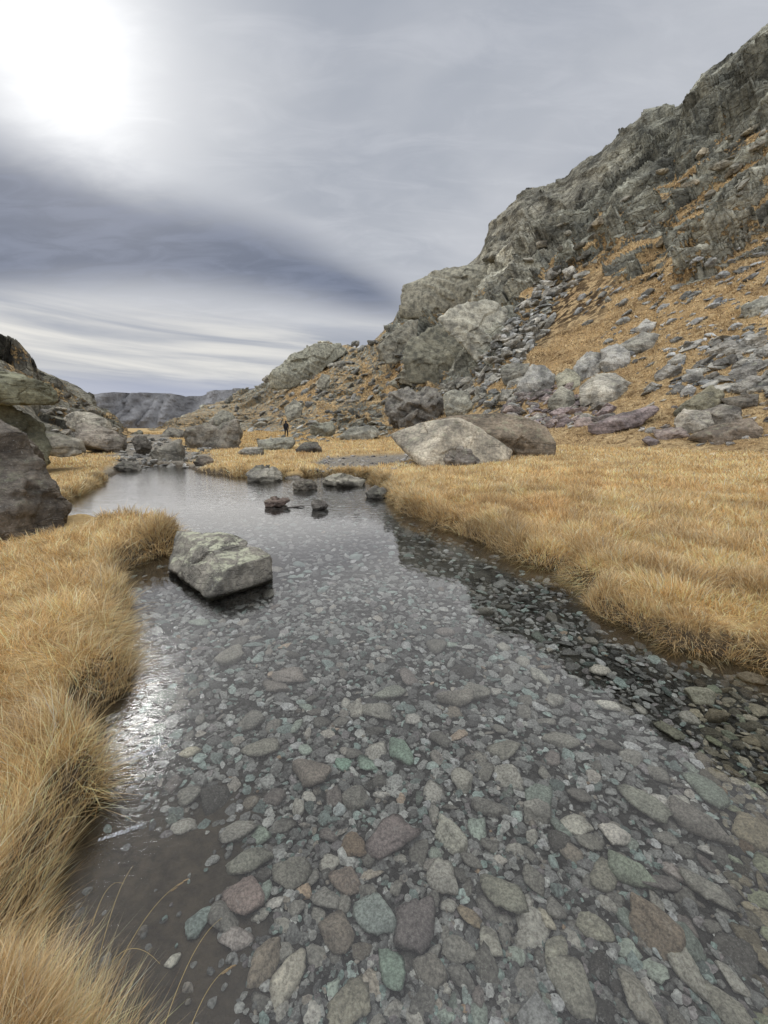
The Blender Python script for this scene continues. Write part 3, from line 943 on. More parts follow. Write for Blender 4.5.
# ------------------------------------------------------------------ scree on the slope
zones = [  # polygon, stones, size range in pixels of the picture, colours
    (chute, 420, (4, 15), ((.24, .24, .225), (.17, .17, .16), (.29, .29, .275))),
    (poly((520, 392), (560, 385), (590, 398), (612, 410), (600, 424), (560, 428), (520, 424), (500, 412)), 170, (7, 20), ((.16, .135, .14), (.2, .17, .165), (.13, .12, .12), (.2, .195, .18))),
    (poly((440, 385), (500, 372), (530, 388), (520, 410), (470, 412), (440, 405)), 120, (5, 18), ((.2, .2, .185), (.15, .145, .135), (.24, .24, .22))),
    (poly((690, 345), (768, 325), (790, 400), (740, 395), (700, 385), (660, 395), (640, 385), (700, 365)), 130, (6, 22), ((.19, .19, .18), (.24, .245, .24), (.14, .14, .135))),
    (poly((560, 300), (640, 275), (768, 235), (790, 340), (700, 365), (640, 385), (600, 340)), 340, (2, 11), ((.24, .245, .24), (.19, .19, .175), (.29, .295, .29))),
    (poly((195, 412), (270, 378), (330, 352), (395, 330), (420, 395), (385, 415), (330, 424), (250, 436), (195, 440)), 340, (3, 13), ((.18, .18, .165), (.22, .22, .2), (.13, .13, .12), (.17, .165, .15))),
    (poly((640, 405), (680, 395), (768, 400), (790, 440), (700, 445), (640, 430)), 45, (5, 14), ((.19, .17, .155), (.23, .22, .2))),
    (poly((240, 440), (330, 430), (380, 420), (395, 432), (380, 440), (300, 446)), 150, (4, 12), ((.2, .2, .175), (.24, .24, .21))),
    (poly((40, 400), (72, 392), (125, 438), (120, 450), (60, 440)), 70, (4, 14), ((.22, .21, .185), (.17, .16, .14))),
    (poly((110, 452), (150, 438), (205, 448), (215, 458), (190, 468), (120, 474)), 190, (3, 10), ((.17, .165, .15), (.22, .215, .2))),
    (poly((305, 472), (330, 456), (420, 454), (500, 452), (470, 464), (380, 474)), 380, (2, 6), ((.2, .19, .175), (.26, .25, .235), (.15, .14, .135))),
    (poly((480, 260), (600, 200), (768, 120), (768, 170), (700, 235), (600, 268), (540, 262)), 60, (5, 14), ((.17, .165, .14), (.2, .185, .15))),
]
scree = []
for zi, (pg, n, (s0, s1), cols) in enumerate(zones):
    lo, hi = pg.min(0), pg.max(0)
    got = 0
    while got < n:
        c = rng.uniform(lo, hi)
        if sdist(c[None], pg)[0] > 0:
            continue
        got += 1
        u = rng.uniform() ** 2.6
        s_px = s0 + (s1 - s0) * u
        p = hit(c[0], c[1])
        rg = math.hypot(p[0], p[1])
        s = s_px * .5 * rg / F
        col = np.array(cols[rng.integers(len(cols))]) * rng.uniform(.8, 1.6)
        M = rotm(rng.normal(0, .28), rng.normal(0, .28) - .25, rng.normal(-.6, .7))
        scree.append(dict(k=int(rng.integers(14)), s=np.array([s, s * rng.uniform(.8, 1.1), s * rng.uniform(.8, 1.15)]), M=M,
                          p=p + np.array([0, 0, s * .10]), col=col, px=s_px, c=c, z=zi))
scree.sort(key=lambda t: -t['px'])
zwords = ['in the grey stone chute', 'in the purple rubble below the boulder cluster', 'in the tumbled rubble left of the cleft boulder', 'in the rock band beside the outcrop',
          'strewn on the orange grass slope', 'on the rocky slope above the walker', 'in the grass round the outcrop', 'at the scree foot behind the walker',
          'on the slope beyond the dark boulder', 'in the gravel of the stream inlet', 'on the gravel bar', 'on the ledges under the cliff']
for it in scree[:290]:
    co, fa = PR['scree', 4][it['k']]
    c = (co * it['s']) @ it['M'].T
    o = link_mesh('scree_rock', c, fa, M_SCREE, smooth=False, tint=rock_tint(it['col'], c, it['k']))
    o.location = it['p']
    it['o'] = o
    sz = 'large' if it['px'] > 13 else 'middling' if it['px'] > 9 else 'small'
    it['lab'] = f"{sz} {colour_word(it['col'])} {shape_word(it, 'scree')} rock {zwords[it['z']].replace('left of', 'below')}"
    tag(o, it['lab'], 'rock', 'scree rocks ' + zwords[it['z']].replace('left of', 'below'))
tag(merged('scree', scree[290:], 'scree', M_SCREE, lambda t: 3 if t['px'] > 6 else 2), kind='stuff')

# ------------------------------------------------------------------ stones of the stream bed
PAL = [((.17, .17, .16), 5), ((.125, .125, .12), 4), ((.22, .22, .21), 3), ((.15, .195, .18), 2.2), ((.19, .235, .215), 1.1), ((.15, .135, .135), 1.2), ((.19, .17, .145), 1.0),
       ((.30, .295, .275), 1.0), ((.42, .42, .40), .35), ((.22, .16, .11), .12), ((.09, .088, .085), 2)]
pw = np.array([w for _, w in PAL])
pw /= pw.sum()
bed_hero = [  # px, py, length px, aspect, turn in degrees (picture), colour
    (415, 913, 62, 1.5, 100, (.125, .115, .12)), (375, 908, 54, 1.35, 20, (.2, .235, .235)), (392, 830, 62, 1.7, -18, (.155, .135, .14)), (400, 744, 40, 1.5, 55, (.17, .235, .205)),
    (367, 755, 26, 1.2, 20, (.19, .26, .23)), (343, 754, 22, 1.2, 40, (.16, .24, .21)), (617, 823, 30, 1.05, 0, (.44, .43, .42)), (578, 815, 34, 1.1, 10, (.33, .33, .31)),
    (243, 897, 44, 1.15, 60, (.2, .165, .16)), (285, 976, 58, 1.7, -60, (.31, .30, .27)), (350, 1002, 60, 1.5, -60, (.20, .195, .165)), (264, 958, 50, 1.5, -55, (.21, .185, .155)),
    (198, 925, 34, 1.8, -55, (.19, .235, .235)), (450, 830, 44, 2.2, 50, (.33, .335, .31)), (505, 885, 56, 1.5, 50, (.19, .195, .17)), (557, 940, 44, 1.6, -70, (.24, .24, .21)),
    (548, 908, 26, 2, 60, (.33, .315, .27)), (597, 918, 36, 1.3, 40, (.22, .22, .19)), (633, 862, 50, 1.5, 30, (.2, .235, .2)), (661, 873, 50, 2.4, 8, (.13, .125, .125)),
    (605, 862, 44, 1.6, 85, (.2, .2, .175)), (310, 765, 44, 1.2, 30, (.165, .15, .14)), (260, 742, 40, 1.6, -20, (.18, .18, .165)), (462, 772, 34, 1.3, 80, (.25, .25, .235)),
    (291, 672, 40, 1.6, 5, (.2, .185, .18)), (230, 655, 44, 1.3, -60, (.23, .225, .21)), (275, 683, 36, 1.9, 10, (.16, .15, .145)), (290, 866, 44, 1.1, 20, (.14, .14, .13)),
    (337, 925, 44, 1.3, 70, (.15, .135, .12)), (250, 860, 50, 1.6, -15, (.16, .165, .15)), (345, 873, 34, 1.2, 60, (.17, .145, .13)), (393, 958, 46, 1.3, 70, (.17, .225, .2)),
    (260, 830, 26, 1.2, 10, (.19, .235, .21)), (430, 960, 40, 1.2, 30, (.16, .155, .145)), (575, 975, 60, 1.6, 55, (.2, .2, .18)), (655, 920, 60, 1.8, 45, (.19, .16, .13)), (710, 880, 56, 1.8, 40, (.19, .19, .18)),
    (735, 1000, 60, 1.5, 45, (.2, .2, .18)), (640, 990, 56, 1.7, 60, (.22, .215, .195)), (690, 960, 50, 1.9, 60, (.27, .27, .25)), (700, 815, 60, 1.7, 30, (.15, .145, .14)), (645, 795, 56, 1.5, 45, (.19, .2, .18)),
    (705, 780, 50, 1.5, 35, (.16, .19, .17)), (455, 695, 40, 1.6, 5, (.18, .175, .165)), (608, 700, 26, 1.4, 10, (.42, .42, .40)), (600, 670, 24, 1.5, 0, (.36, .355, .34)), (380, 705, 40, 1.7, 20, (.2, .2, .19)),
    (540, 672, 30, 1.8, 40, (.34, .345, .33)), (505, 745, 40, 1.5, -10, (.19, .19, .175)), (390, 688, 40, 2, -8, (.19, .205, .19)), (174, 966, 17, 1.4, -50, (.46, .46, .43)), (190, 755, 24, 1.5, -15, (.33, .32, .27)),
    (475, 690, 34, 1.6, 5, (.2, .2, .19)), (560, 735, 40, 1.7, 15, (.19, .19, .18)), (670, 726, 34, 1.9, 20, (.16, .165, .14)), (750, 690, 30, 1.6, 10, (.18, .16, .13)), (650, 640, 30, 2.2, 10, (.3, .3, .27)), (700, 700, 30, 1.7, 10, (.3, .3, .26)),
    (590, 830, 30, 1.3, 20, (.16, .16, .15)), (535, 870, 34, 1.2, 60, (.17, .17, .16)), (490, 930, 36, 1.5, 70, (.27, .27, .25)), (460, 940, 36, 1.4, 30, (.19, .19, .18)), (445, 870, 40, 1.2, 50, (.27, .27, .26)), (470, 905, 30, 1.6, 50, (.2, .17, .13)),
]
cells = {}
bed = []


def try_place(x, y, s, f):
    q = (int(x // .25), int(y // .25))
    for a in (-1, 0, 1):
        for b in (-1, 0, 1):
            for (u, v, t) in cells.get((q[0] + a, q[1] + b), ()):
                if (u - x) ** 2 + (v - y) ** 2 < (f * (s + t)) ** 2:
                    return False
    cells.setdefault(q, []).append((x, y, s))
    return True


def depth_scale(x, y):
    return math.hypot(math.hypot(x, y), CH)


for i, (px, py, ln, asp, tn, col) in enumerate(bed_hero):
    p = P(px, py, -.12)
    if ground_z(p[0:1], p[1:2], True)[1][0] > -.08:
        continue
    dep = p[1] * cs - (p[2] - CH) * sn
    s = ln * .47 * dep / F
    cells.setdefault((int(p[0] // .25), int(p[1] // .25)), []).append((p[0], p[1], s * .85))
    co, fa = PR['bed', 2][i % 22]
    a0 = 1 / np.abs(co[:, 1]).max()
    e = P(px + 10 * math.cos(R(tn)), py + 10 * math.sin(R(tn)), -.12) - p
    bed.append(dict(k=i % 22, s=np.array([s, s * a0 / asp, s * rng.uniform(.8, 1.1)]), M=rotm(rng.normal(0, .07), rng.normal(0, .07), math.atan2(e[1], e[0])),
                    p=np.array([p[0], p[1], ground_z(np.array([p[0]]), np.array([p[1]]))[0] + s * .25]), col=np.array(col) * 1.25, h=1))
sizes = np.sort(np.concatenate([rng.uniform(.065, .10, 220), rng.uniform(.045, .065, 1500), rng.uniform(.03, .045, 6000), rng.uniform(.018, .03, 20000)]))[::-1]
lo, hi = np.array([-4.2, .2]), np.array([5.2, 14])
N = len(sizes) * 6
cand = np.stack([rng.uniform(lo[0], hi[0], N), lo[1] + (hi[1] - lo[1]) * rng.uniform(0, 1, N) ** 1.7], -1)
_, cd, cg, cm, _ = ground_z(cand[:, 0], cand[:, 1], True)
cand_z = ground_z(cand[:, 0], cand[:, 1])
ok = (cd < -.05)
k = 0
for s in sizes:
    for tries in range(4):
        k += 1
        x, y = cand[k]
        if not ok[k] or rng.uniform() < cm[k] * 1.05:
            continue
        rg = math.hypot(x, y)
        if s < .03 and rg > 4.5:
            continue
        if s < .045 and rg > 8:
            continue
        if not try_place(x, y, s, .56):
            continue
        col = np.array(PAL[rng.choice(len(PAL), p=pw)][0]) * rng.uniform(.5, 1.9)
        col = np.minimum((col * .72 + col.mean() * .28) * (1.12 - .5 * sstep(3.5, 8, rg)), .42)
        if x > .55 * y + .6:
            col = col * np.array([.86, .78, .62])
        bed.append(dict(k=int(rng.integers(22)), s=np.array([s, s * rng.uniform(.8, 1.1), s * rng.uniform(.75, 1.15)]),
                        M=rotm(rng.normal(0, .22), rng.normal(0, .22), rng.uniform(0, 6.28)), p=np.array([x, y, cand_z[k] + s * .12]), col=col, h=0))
        break
nt_ = 15000
rt, at_ = .45 * (3.6 / .45) ** rng.uniform(0, 1, nt_), rng.uniform(R(-48), R(52), nt_)
tx, ty = rt * np.sin(at_), rt * np.cos(at_)
tz, td, _, tm, _ = ground_z(tx, ty, True)
for x, y, z, d, mm, q in zip(tx, ty, tz, td, tm, rng.uniform(0, 1, nt_)):
    if d < -.04 and q > mm * .96:
        s = rng.uniform(.007, .019) * (.7 + .12 * math.hypot(x, y))
        bed.append(dict(k=int(rng.integers(22)), s=np.array([s, s, s * 1.1]), M=rotm(0, rng.normal(0, .3), rng.uniform(0, 6.28)), p=np.array([x, y, z + .004]),
                        col=np.array(PAL[rng.choice(len(PAL), p=pw)][0]) * rng.uniform(.6, 1.5), h=0))
for it in bed:
    p = it['p']
    dep = max(p[1] * cs - (p[2] - CH) * sn, .1)
    it['px'] = it['s'][0] * 2 * F / dep
    it['c'] = proj(p)
    cx, cy = it['c']
    it['vis'] = it['h'] or (60 < cx < 780 and 470 < cy < 1030)
bed.sort(key=lambda t: (-(t['h']), -(t['px'] if t['vis'] else 0)))
BN = 290


def bed_place(cx, cy):
    if cx > 384 + (cy - 505) * 1.45 - 20:
        return 'in the meadow shallows'
    if cy < 640:
        return 'in the pale reflection'
    if cx < 270 and cy > 780:
        return 'on the dark silt'
    if cy < 760:
        return 'in mid stream' if cx < 420 else 'off the dark reflection'
    return 'on the clear bed below' if cy > 890 else 'on the clear bed'


for it in bed[:BN]:
    co, fa = PR['bed', 4 if it['px'] > 26 else 3][it['k']]
    c = (co * it['s']) @ it['M'].T
    o = link_mesh('stream_stone', c, fa, M_BED, tint=rock_tint(it['col'], c, it['k']))
    o.location = it['p']
    sz = 'big' if it['s'][0] > .09 else 'middling' if it['s'][0] > .06 else 'small'
    it['w'] = f"{sz} {colour_word(it['col'])} {shape_word(it, 'bed')}"
    it['pl'] = bed_place(*it['c'])
    it['o'] = o
from collections import Counter
cnt = Counter((t['w'], t['pl']) for t in bed[:BN])
for it in bed[:BN]:
    lab = f"{it['w'].replace(' broad', '')} stone {it['pl']}".replace('off the dark reflection', 'by the dark reflection')
    if cnt[it['w'], it['pl']] > 1:
        nb = sorted((t for t in bed[:BN] if t is not it), key=lambda t: np.hypot(*(t['p'] - it['p'])[:2]))[0]
        lab += f" beside a {' '.join(nb['w'].split()[1:-1]).replace(' broad', '')} one"
    if len(lab.split()) > 16:
        lab = lab.replace('on the ', 'on ').replace('in the ', 'in ')
    tag(it['o'], lab, 'stone', 'stones on the stream bed')
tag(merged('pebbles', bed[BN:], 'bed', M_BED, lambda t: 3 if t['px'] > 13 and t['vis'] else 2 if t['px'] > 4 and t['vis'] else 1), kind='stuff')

# ------------------------------------------------------------------ grass
STRAW = np.array([(.58, .43, .215), (.52, .37, .17), (.64, .51, .29), (.46, .30, .125), (.70, .59, .36), (.36, .235, .10), (.38, .34, .25)])


def blades(name, root, length, lean, width, tint, droop, seed):
    """root (n,3), lean (n,2) = how far the tip goes sideways as a share of the length."""
    g = np.random.default_rng(seed)
    n = len(root)
    ln = np.hypot(lean[:, 0], lean[:, 1])
    lean = lean / np.maximum(ln, .95)[:, None] * .95
    up = np.sqrt(np.maximum(1 - (lean ** 2).sum(1), .06))
    a = g.uniform(0, 2 * math.pi, n)
    side = np.stack([np.cos(a), np.sin(a), 0 * a], -1)
    ts = np.array([0, .38, .72, 1.0])
    lat = g.normal(0, .17, (n, 2))
    pts = []
    for t in ts:
        h = length * (up * t - droop * t * t * .55)
        xy = root[:, :2] + (length * (t ** 1.5))[:, None] * lean if np.isscalar(t) and False else root[:, :2] + (lean * t ** 1.4 + lat * t * t) * length[:, None]
        pts.append(np.concatenate([xy, (root[:, 2] + h)[:, None]], 1))
    w = width[:, None] * side * .5
    v = np.stack([pts[0] - w, pts[0] + w, pts[1] - w * .9, pts[1] + w * .9, pts[2] - w * .6, pts[2] + w * .6, pts[3]], 1)
    i = np.arange(n)[:, None] * 7
    f = np.concatenate([i + np.array([[0, 1, 3]]), i + np.array([[0, 3, 2]]), i + np.array([[2, 3, 5]]), i + np.array([[2, 5, 4]]), i + np.array([[4, 5, 6]])])
    o = link_mesh(name, v.reshape(-1, 3), f, M_GRASS, tint=np.repeat(tint, 7, 0))
    tag(o, kind='stuff')
    return o


def hero_mask(x, y):
    ok = np.ones(len(x), bool)
    for c, e in HEROES:
        if math.hypot(c[0], c[1]) < 40:
            ok &= ((x - c[0]) / (e[0] * .46 + .02)) ** 2 + ((y - c[1]) / (e[1] * .46 + .02)) ** 2 > 1
    return ok


def clump(x, y, size):
    """Offset from the middle of the tussock a blade grows in, and the tussock's own random numbers."""
    p = np.stack([x / size, y / size], -1)
    i = np.floor(p).astype(np.int32)
    best = np.full(len(x), 9.)
    out = np.zeros((len(x), 2))
    rn = np.zeros((len(x), 2))
    z = np.zeros(len(x), np.int32)
    for a in (-1, 0, 1):
        for b in (-1, 0, 1):
            q0, q1 = i[:, 0] + a, i[:, 1] + b
            dx = p[:, 0] - q0 - h3(q0, q1, z, 201)
            dy = p[:, 1] - q1 - h3(q0, q1, z, 202)
            d = dx * dx + dy * dy
            m = d < best
            best[m] = d[m]
            out[m, 0], out[m, 1] = dx[m], dy[m]
            rn[m, 0], rn[m, 1] = h3(q0, q1, z, 203)[m], h3(q0, q1, z, 204)[m]
    return out, np.sqrt(best), rn


def make_grass(name, n, sampler, lens, width, wind, leanf, csize, seed, colour_shift=1.0, spread=.5, own=.35, jit=.26):
    g = np.random.default_rng(seed)
    x, y = sampler(g, n)
    z, d, gr, _, _ = ground_z(x, y, True)
    keep = (d > .0) & (g.uniform(size=n) > gr * 1.15) & hero_mask(x, y)
    x, y, z, d = x[keep], y[keep], z[keep], d[keep]
    n = len(x)
    e = .03
    dx = (sdist(np.stack([x + e, y], -1), WP) - sdist(np.stack([x - e, y], -1), WP)) / (2 * e)
    dy = (sdist(np.stack([x, y + e], -1), WP) - sdist(np.stack([x, y - e], -1), WP)) / (2 * e)
    off, dist, rn = clump(x, y, csize)
    rg = np.hypot(x, y)
    ed = np.exp(-np.maximum(d, 0) / .22)[:, None]
    fl = np.stack([fbm(P3(x * 1.1, y * 1.1), 2, 210), fbm(P3(x * 1.1, y * 1.1), 2, 211)], -1)
    lean = wind * (.4 + 1.2 * rn[:, 1:2]) + off * spread * 1.3 + np.stack([dx, dy], -1) * ed * -.55 + fl * leanf + own * np.stack([np.cos(rn[:, 0] * 44), np.sin(rn[:, 0] * 44)], -1) * rn[:, 1:2] + g.normal(0, jit, (n, 2))
    length = lens * g.uniform(.55, 1.15, n) * (1.12 - .35 * np.minimum(dist, 1)) * (.75 + .5 * rn[:, 0]) * (1 + .15 * fl[:, 0])
    w = width(rg) * g.uniform(.6, 1.3, n)
    t = STRAW[g.choice(7, n, p=[.28, .21, .18, .12, .08, .07, .06])] * g.uniform(.6, 1.3, (n, 1)) * (.78 + .44 * rn[:, 1:2]) * colour_shift
    patch = sstep(.15, .6, fbm(P3(x * .45, y * .45), 3, 215))[:, None]
    t = t * (1 - patch * np.array([.08, .14, .2]))
    droop = g.uniform(.1, .75, n)
    return blades(name, np.stack([x, y, z - .015], -1), length, lean, w, np.clip(t, .02, .8), droop, seed + 1)


def near_left(g, n):
    r = .5 * (8.6 / .5) ** g.uniform(0, 1, n) ** .9
    a = g.uniform(R(-66), R(-8), n)
    return r * np.sin(a), r * np.cos(a)


def near_right(g, n):
    r = 2.0 * (10.5 / 2.0) ** g.uniform(0, 1, n)
    a = g.uniform(R(-3), R(56), n)
    return r * np.sin(a), r * np.cos(a)


def meadow(g, n):
    r = 8.5 * (34 / 8.5) ** g.uniform(0, 1, n)
    a = g.uniform(R(-46), R(54), n)
    return r * np.sin(a), r * np.cos(a)


make_grass('grass', 260000, near_left, .165, lambda r: np.maximum(.0014, .0011 * r), np.array([.14, -.03]), 1.1, .20, 300, np.array([1.3, 1.26, 1.28]), .4, .8, .40)
make_grass('grass', 210000, near_right, .185, lambda r: np.maximum(.0024, .0013 * r), np.array([-.12, -.12]), .25, .40, 310, np.array([1.3, 1.29, 1.36]), .55)
def fringe(g, n):
    seg = np.array([k for k in range(len(WP)) if 1.2 < np.hypot(*WP[k]) < 15 and np.hypot(*WP[(k + 1) % len(WP)]) < 15])
    k = seg[g.integers(0, len(seg), n)]
    ln = np.hypot(*(WP[(k + 1) % len(WP)] - WP[k]).T)
    k = seg[g.choice(len(seg), n, p=(lambda w: w / w.sum())(np.hypot(*(WP[(seg + 1) % len(WP)] - WP[seg]).T)))]
    t = g.uniform(0, 1, (n, 1))
    q = WP[k] * (1 - t) + WP[(k + 1) % len(WP)] * t + g.normal(0, .14, (n, 2))
    return q[:, 0], q[:, 1]


def far_meadow(g, n):
    r = 32 * (110 / 32) ** g.uniform(0, 1, n)
    a = g.uniform(R(-44), R(20), n)
    return r * np.sin(a), r * np.cos(a)


make_grass('grass', 110000, fringe, .235, lambda r: np.maximum(.0024, .0013 * r), np.array([-.02, -.12]), .35, .40, 330, np.array([1.1, 1.12, 1.2]), .6)
make_grass('grass', 50000, far_meadow, .22, lambda r: .0014 * r, np.array([-.1, -.05]), .25, .8, 340, np.array([1.0, .95, .88]), .5)
make_grass('grass', 170000, meadow, .17, lambda r: .0014 * r, np.array([-.1, -.05]), .25, .55, 320, np.array([1.32, 1.31, 1.38]), .5)

# grass tufts on the big slope, seen from far
g = np.random.default_rng(77)
ii = np.nonzero(((rock < .3) | ((rock < .45) & (hpx < 400))) & (shrub < .35) & (T > -.02) & (T < .95) & (A < R(46)) & (A > R(-16)))
sel = g.integers(0, len(ii[0]), 100000)
root = HX[ii[0][sel], ii[1][sel]] + g.normal(0, .12, (100000, 3)) * np.array([1, 1, 0])
rg = np.hypot(root[:, 0], root[:, 1])
tq = np.stack([root @ vax * .28, root[:, 2] * 1.3, root @ np.array([NV[0], NV[1], 0]) * .5], -1)
tone = .5 + .72 * sstep(-.45, .2, fbm(tq, 4, 78, .65))[:, None]
tone = tone * np.array([1, 1, 1]) ** 1 * np.concatenate([np.ones_like(tone), .88 + .1 * tone, .8 + .16 * tone], 1)
blades('grass', root - np.array([0, 0, .05]), .0035 * rg * g.uniform(.6, 1.6, 100000), g.normal(0, .35, (100000, 2)) + np.array([-.35, -.25]), .0022 * rg,
       np.array([.57, .43, .245]) * g.uniform(.65, 1.25, (100000, 1)) * tone, g.uniform(.1, .6, 100000), 79)

# long single stems over the dark silt
SG = 'dry stems bending out over the silt'
stems = [((98, 962), (133, 866), 'straight slender stem rising over the dark silt', 0), ((112, 978), (186, 880), 'stem arching over the silt with a drooping brown seed head', 1),
         ((160, 1040), (222, 918), 'long stem leaning out across the silt towards the pale speckled stone', 0), ((186, 1040), (233, 966), 'stem with a seed head low in the picture beside the long leaning one', 1),
         ((112, 962), (160, 964), 'bowed stem curling over with its tip down near the white pebble', 0), ((92, 926), (124, 884), 'short thin stem at the rim of the grass bank', 0)]
for i, (a, b, lab, hd) in enumerate(stems):
    p0 = P(a[0], a[1], .16)
    p2 = P(b[0], b[1], .22 - .02 * i)
    p1 = (p0 + p2) / 2 + np.array([-.01, .02, .05 + .015 * (i % 3)])
    t = np.linspace(0, 1, 24)[:, None]
    q = (1 - t) ** 2 * p0 + 2 * t * (1 - t) * p1 + t * t * p2
    rad = .0007 * (1 - .6 * t[:, 0])
    ring = np.linspace(0, 2 * math.pi, 6)[:-1]
    tan = np.gradient(q, axis=0)
    tan /= np.linalg.norm(tan, axis=1)[:, None]
    u = np.cross(tan, [0, 0, 1.])
    u /= np.linalg.norm(u, axis=1)[:, None]
    v = np.cross(tan, u)
    vv = q[:, None] + rad[:, None, None] * (np.cos(ring)[None, :, None] * u[:, None] + np.sin(ring)[None, :, None] * v[:, None])
    idx = np.arange(24 * 5).reshape(24, 5)
    fc = np.stack([idx[:-1], np.roll(idx[:-1], -1, 1), np.roll(idx[1:], -1, 1), idx[1:]], -1).reshape(-1, 4)
    o = link_mesh('grass_stem', vv.reshape(-1, 3) - p0, fc, M_GRASS, tint=np.tile([.6, .46, .2], (120, 1)))
    o.location = p0
    tag(o, lab, 'grass stem', SG)
    if hd:
        D, fa = ico(2)
        for j in range(3):
            at = q[-1 - j * 2]
            d = tan[-1 - j * 2]
            co = at - p0 + np.outer(D[:, 0] * .009, d) + D * .002 + np.array([0, 0, -.003 * j])
            s = link_mesh('seed_head', co, fa, M_SEED, parent=o)

# ------------------------------------------------------------------ sun glints by the bank, modelled as pale icy sheets
IG = 'painted sun glints at the grass bank'
glints = [((112, 766), (158, 748), 11, 'bright feathered sun glint painted as an icy sheet fanning out from the grass bank'), ((98, 840), (134, 828), 5, 'narrow sun glint painted as an icy sliver on the water beside the bank')]
for i, (a, b, w, lab) in enumerate(glints):
    p0, p1 = P(a[0], a[1], .004), P(b[0], b[1], .004)
    ax = p1 - p0
    nn = np.array([-ax[1], ax[0], 0])
    nn = nn / np.linalg.norm(nn) * (w * np.linalg.norm(P(a[0], a[1] + 1) - P(a[0], a[1])))
    nt, nw = 26, 14
    gq = np.random.default_rng(400 + i)
    tt, ww = np.meshgrid(np.linspace(0, 1, nt), np.linspace(-.5, .5, nw), indexing='ij')
    fan = .35 + .65 * tt * (1 - .3 * tt)
    rag = 1 + .25 * gq.normal(size=(1, nw))
    v = p0 + tt[..., None] * rag[..., None] * ax + (ww * fan)[..., None] * nn
    v[..., 2] = .005 + .0015 * gq.normal(size=(1, nw)) + .0007 * gq.normal(size=(nt, nw))
    up = v.copy()
    dn = v.copy()
    dn[..., 2] -= .003
    nvt = nt * nw
    fa = np.concatenate([grid_faces(nt, nw), grid_faces(nt, nw)[:, ::-1] + nvt])
    idx = np.arange(nvt).reshape(nt, nw)
    loop = np.concatenate([idx[0, :], idx[1:, -1], idx[-1, -2::-1], idx[-2:0:-1, 0]])
    l2 = np.roll(loop, -1)
    fa = np.concatenate([fa, np.stack([l2, loop, loop + nvt, l2 + nvt], -1)])
    o = link_mesh('glint_sheet', np.concatenate([up.reshape(-1, 3), dn.reshape(-1, 3)]) - p0, fa, M_GLINT)
    o.location = p0
    tag(o, lab, 'glints', IG)

# ------------------------------------------------------------------ the walker
pp = hit(286.5, 437)
pr = min(math.hypot(pp[0], pp[1]), 48)
pp = Pr(286.5, 436.6, pr)
pp[2] = ground_z(np.array([pp[0]]), np.array([pp[1]]))[0] - .02
hgt = 15.5 * pr / F / 1.75
root = bpy.data.objects.new('person', None)
C.objects.link(root)
root.location = pp
root.rotation_euler = (0, 0, R(25))
root.scale = (hgt,) * 3
tag(root, 'walker in dark clothes and dark pack standing in grass under the scree', 'person')


def skinned(name, verts, edges, radii, mat, lv=2):
    me = bpy.data.meshes.new(name)
    me.from_pydata(verts, edges, [])
    o = bpy.data.objects.new(name, me)
    C.objects.link(o)
    md = o.modifiers.new('skin', 'SKIN')
    for v, r in zip(me.skin_vertices[0].data, radii):
        v.radius = (r, r)
    me.skin_vertices[0].data[0].use_root = True
    sm = o.modifiers.new('sub', 'SUBSURF')
    sm.levels = sm.render_levels = lv
    md.use_smooth_shade = True
    me.materials.append(mat)
    o.parent = root
    return o


bv = [(0, 0, .95), (0, .01, 1.2), (0, .0, 1.42), (0, -.01, 1.5), (0, -.02, 1.62), (0, -.02, 1.74),
      (.2, 0, 1.40), (.25, -.03, 1.12), (.22, -.16, .92), (.21, -.2, .84), (-.2, 0, 1.40), (-.25, .03, 1.12), (-.22, -.08, .9), (-.21, -.1, .82),
      (.10, -.02, .88), (.12, -.12, .5), (.12, -.02, .08), (.12, -.16, .04), (-.10, .02, .88), (-.11, .04, .5), (-.11, .22, .10), (-.11, .10, .04)]
be = [(0, 1), (1, 2), (2, 3), (3, 4), (4, 5), (2, 6), (6, 7), (7, 8), (8, 9), (2, 10), (10, 11), (11, 12), (12, 13), (0, 14), (14, 15), (15, 16), (16, 17), (0, 18), (18, 19), (19, 20), (20, 21)]
br = [.16, .17, .17, .065, .10, .085, .075, .055, .045, .035, .075, .055, .045, .035, .10, .075, .05, .045, .10, .075, .05, .045]
skinned('body', bv, be, br, M_CLOTH)
skinned('backpack', [(0, .2, 1.0), (0, .22, 1.25), (0, .2, 1.45)], [(0, 1), (1, 2)], [.14, .17, .13], M_CLOTH)
skinned('hood', [(0, .02, 1.56), (0, .02, 1.68), (0, .0, 1.77)], [(0, 1), (1, 2)], [.10, .12, .085], M_CLOTH)

# ------------------------------------------------------------------ camera, sky, sun
cam = bpy.data.cameras.new('camera')
co = bpy.data.objects.new('camera', cam)
C.objects.link(co)
co.location = (0, 0, CH)
co.rotation_euler = (math.pi / 2 - TH, 0, 0)
cam.sensor_fit = 'VERTICAL'
cam.sensor_height = 24
cam.lens = 24 * F / 1024
cam.clip_start, cam.clip_end = .05, 20000
sc = bpy.context.scene
sc.camera = co

SUN = rays(58, 40)
SUN = SUN / np.linalg.norm(SUN)
sel_, saz = math.asin(SUN[2]), math.atan2(SUN[0], SUN[1])
sun = bpy.data.lights.new('sun', 'SUN')
sun.energy = 1.1
sun.angle = R(165)
sun.color = (1, .95, .88)
so = bpy.data.objects.new('sun', sun)
C.objects.link(so)
so.rotation_euler = Vector(SUN).to_track_quat('Z', 'Y').to_euler()

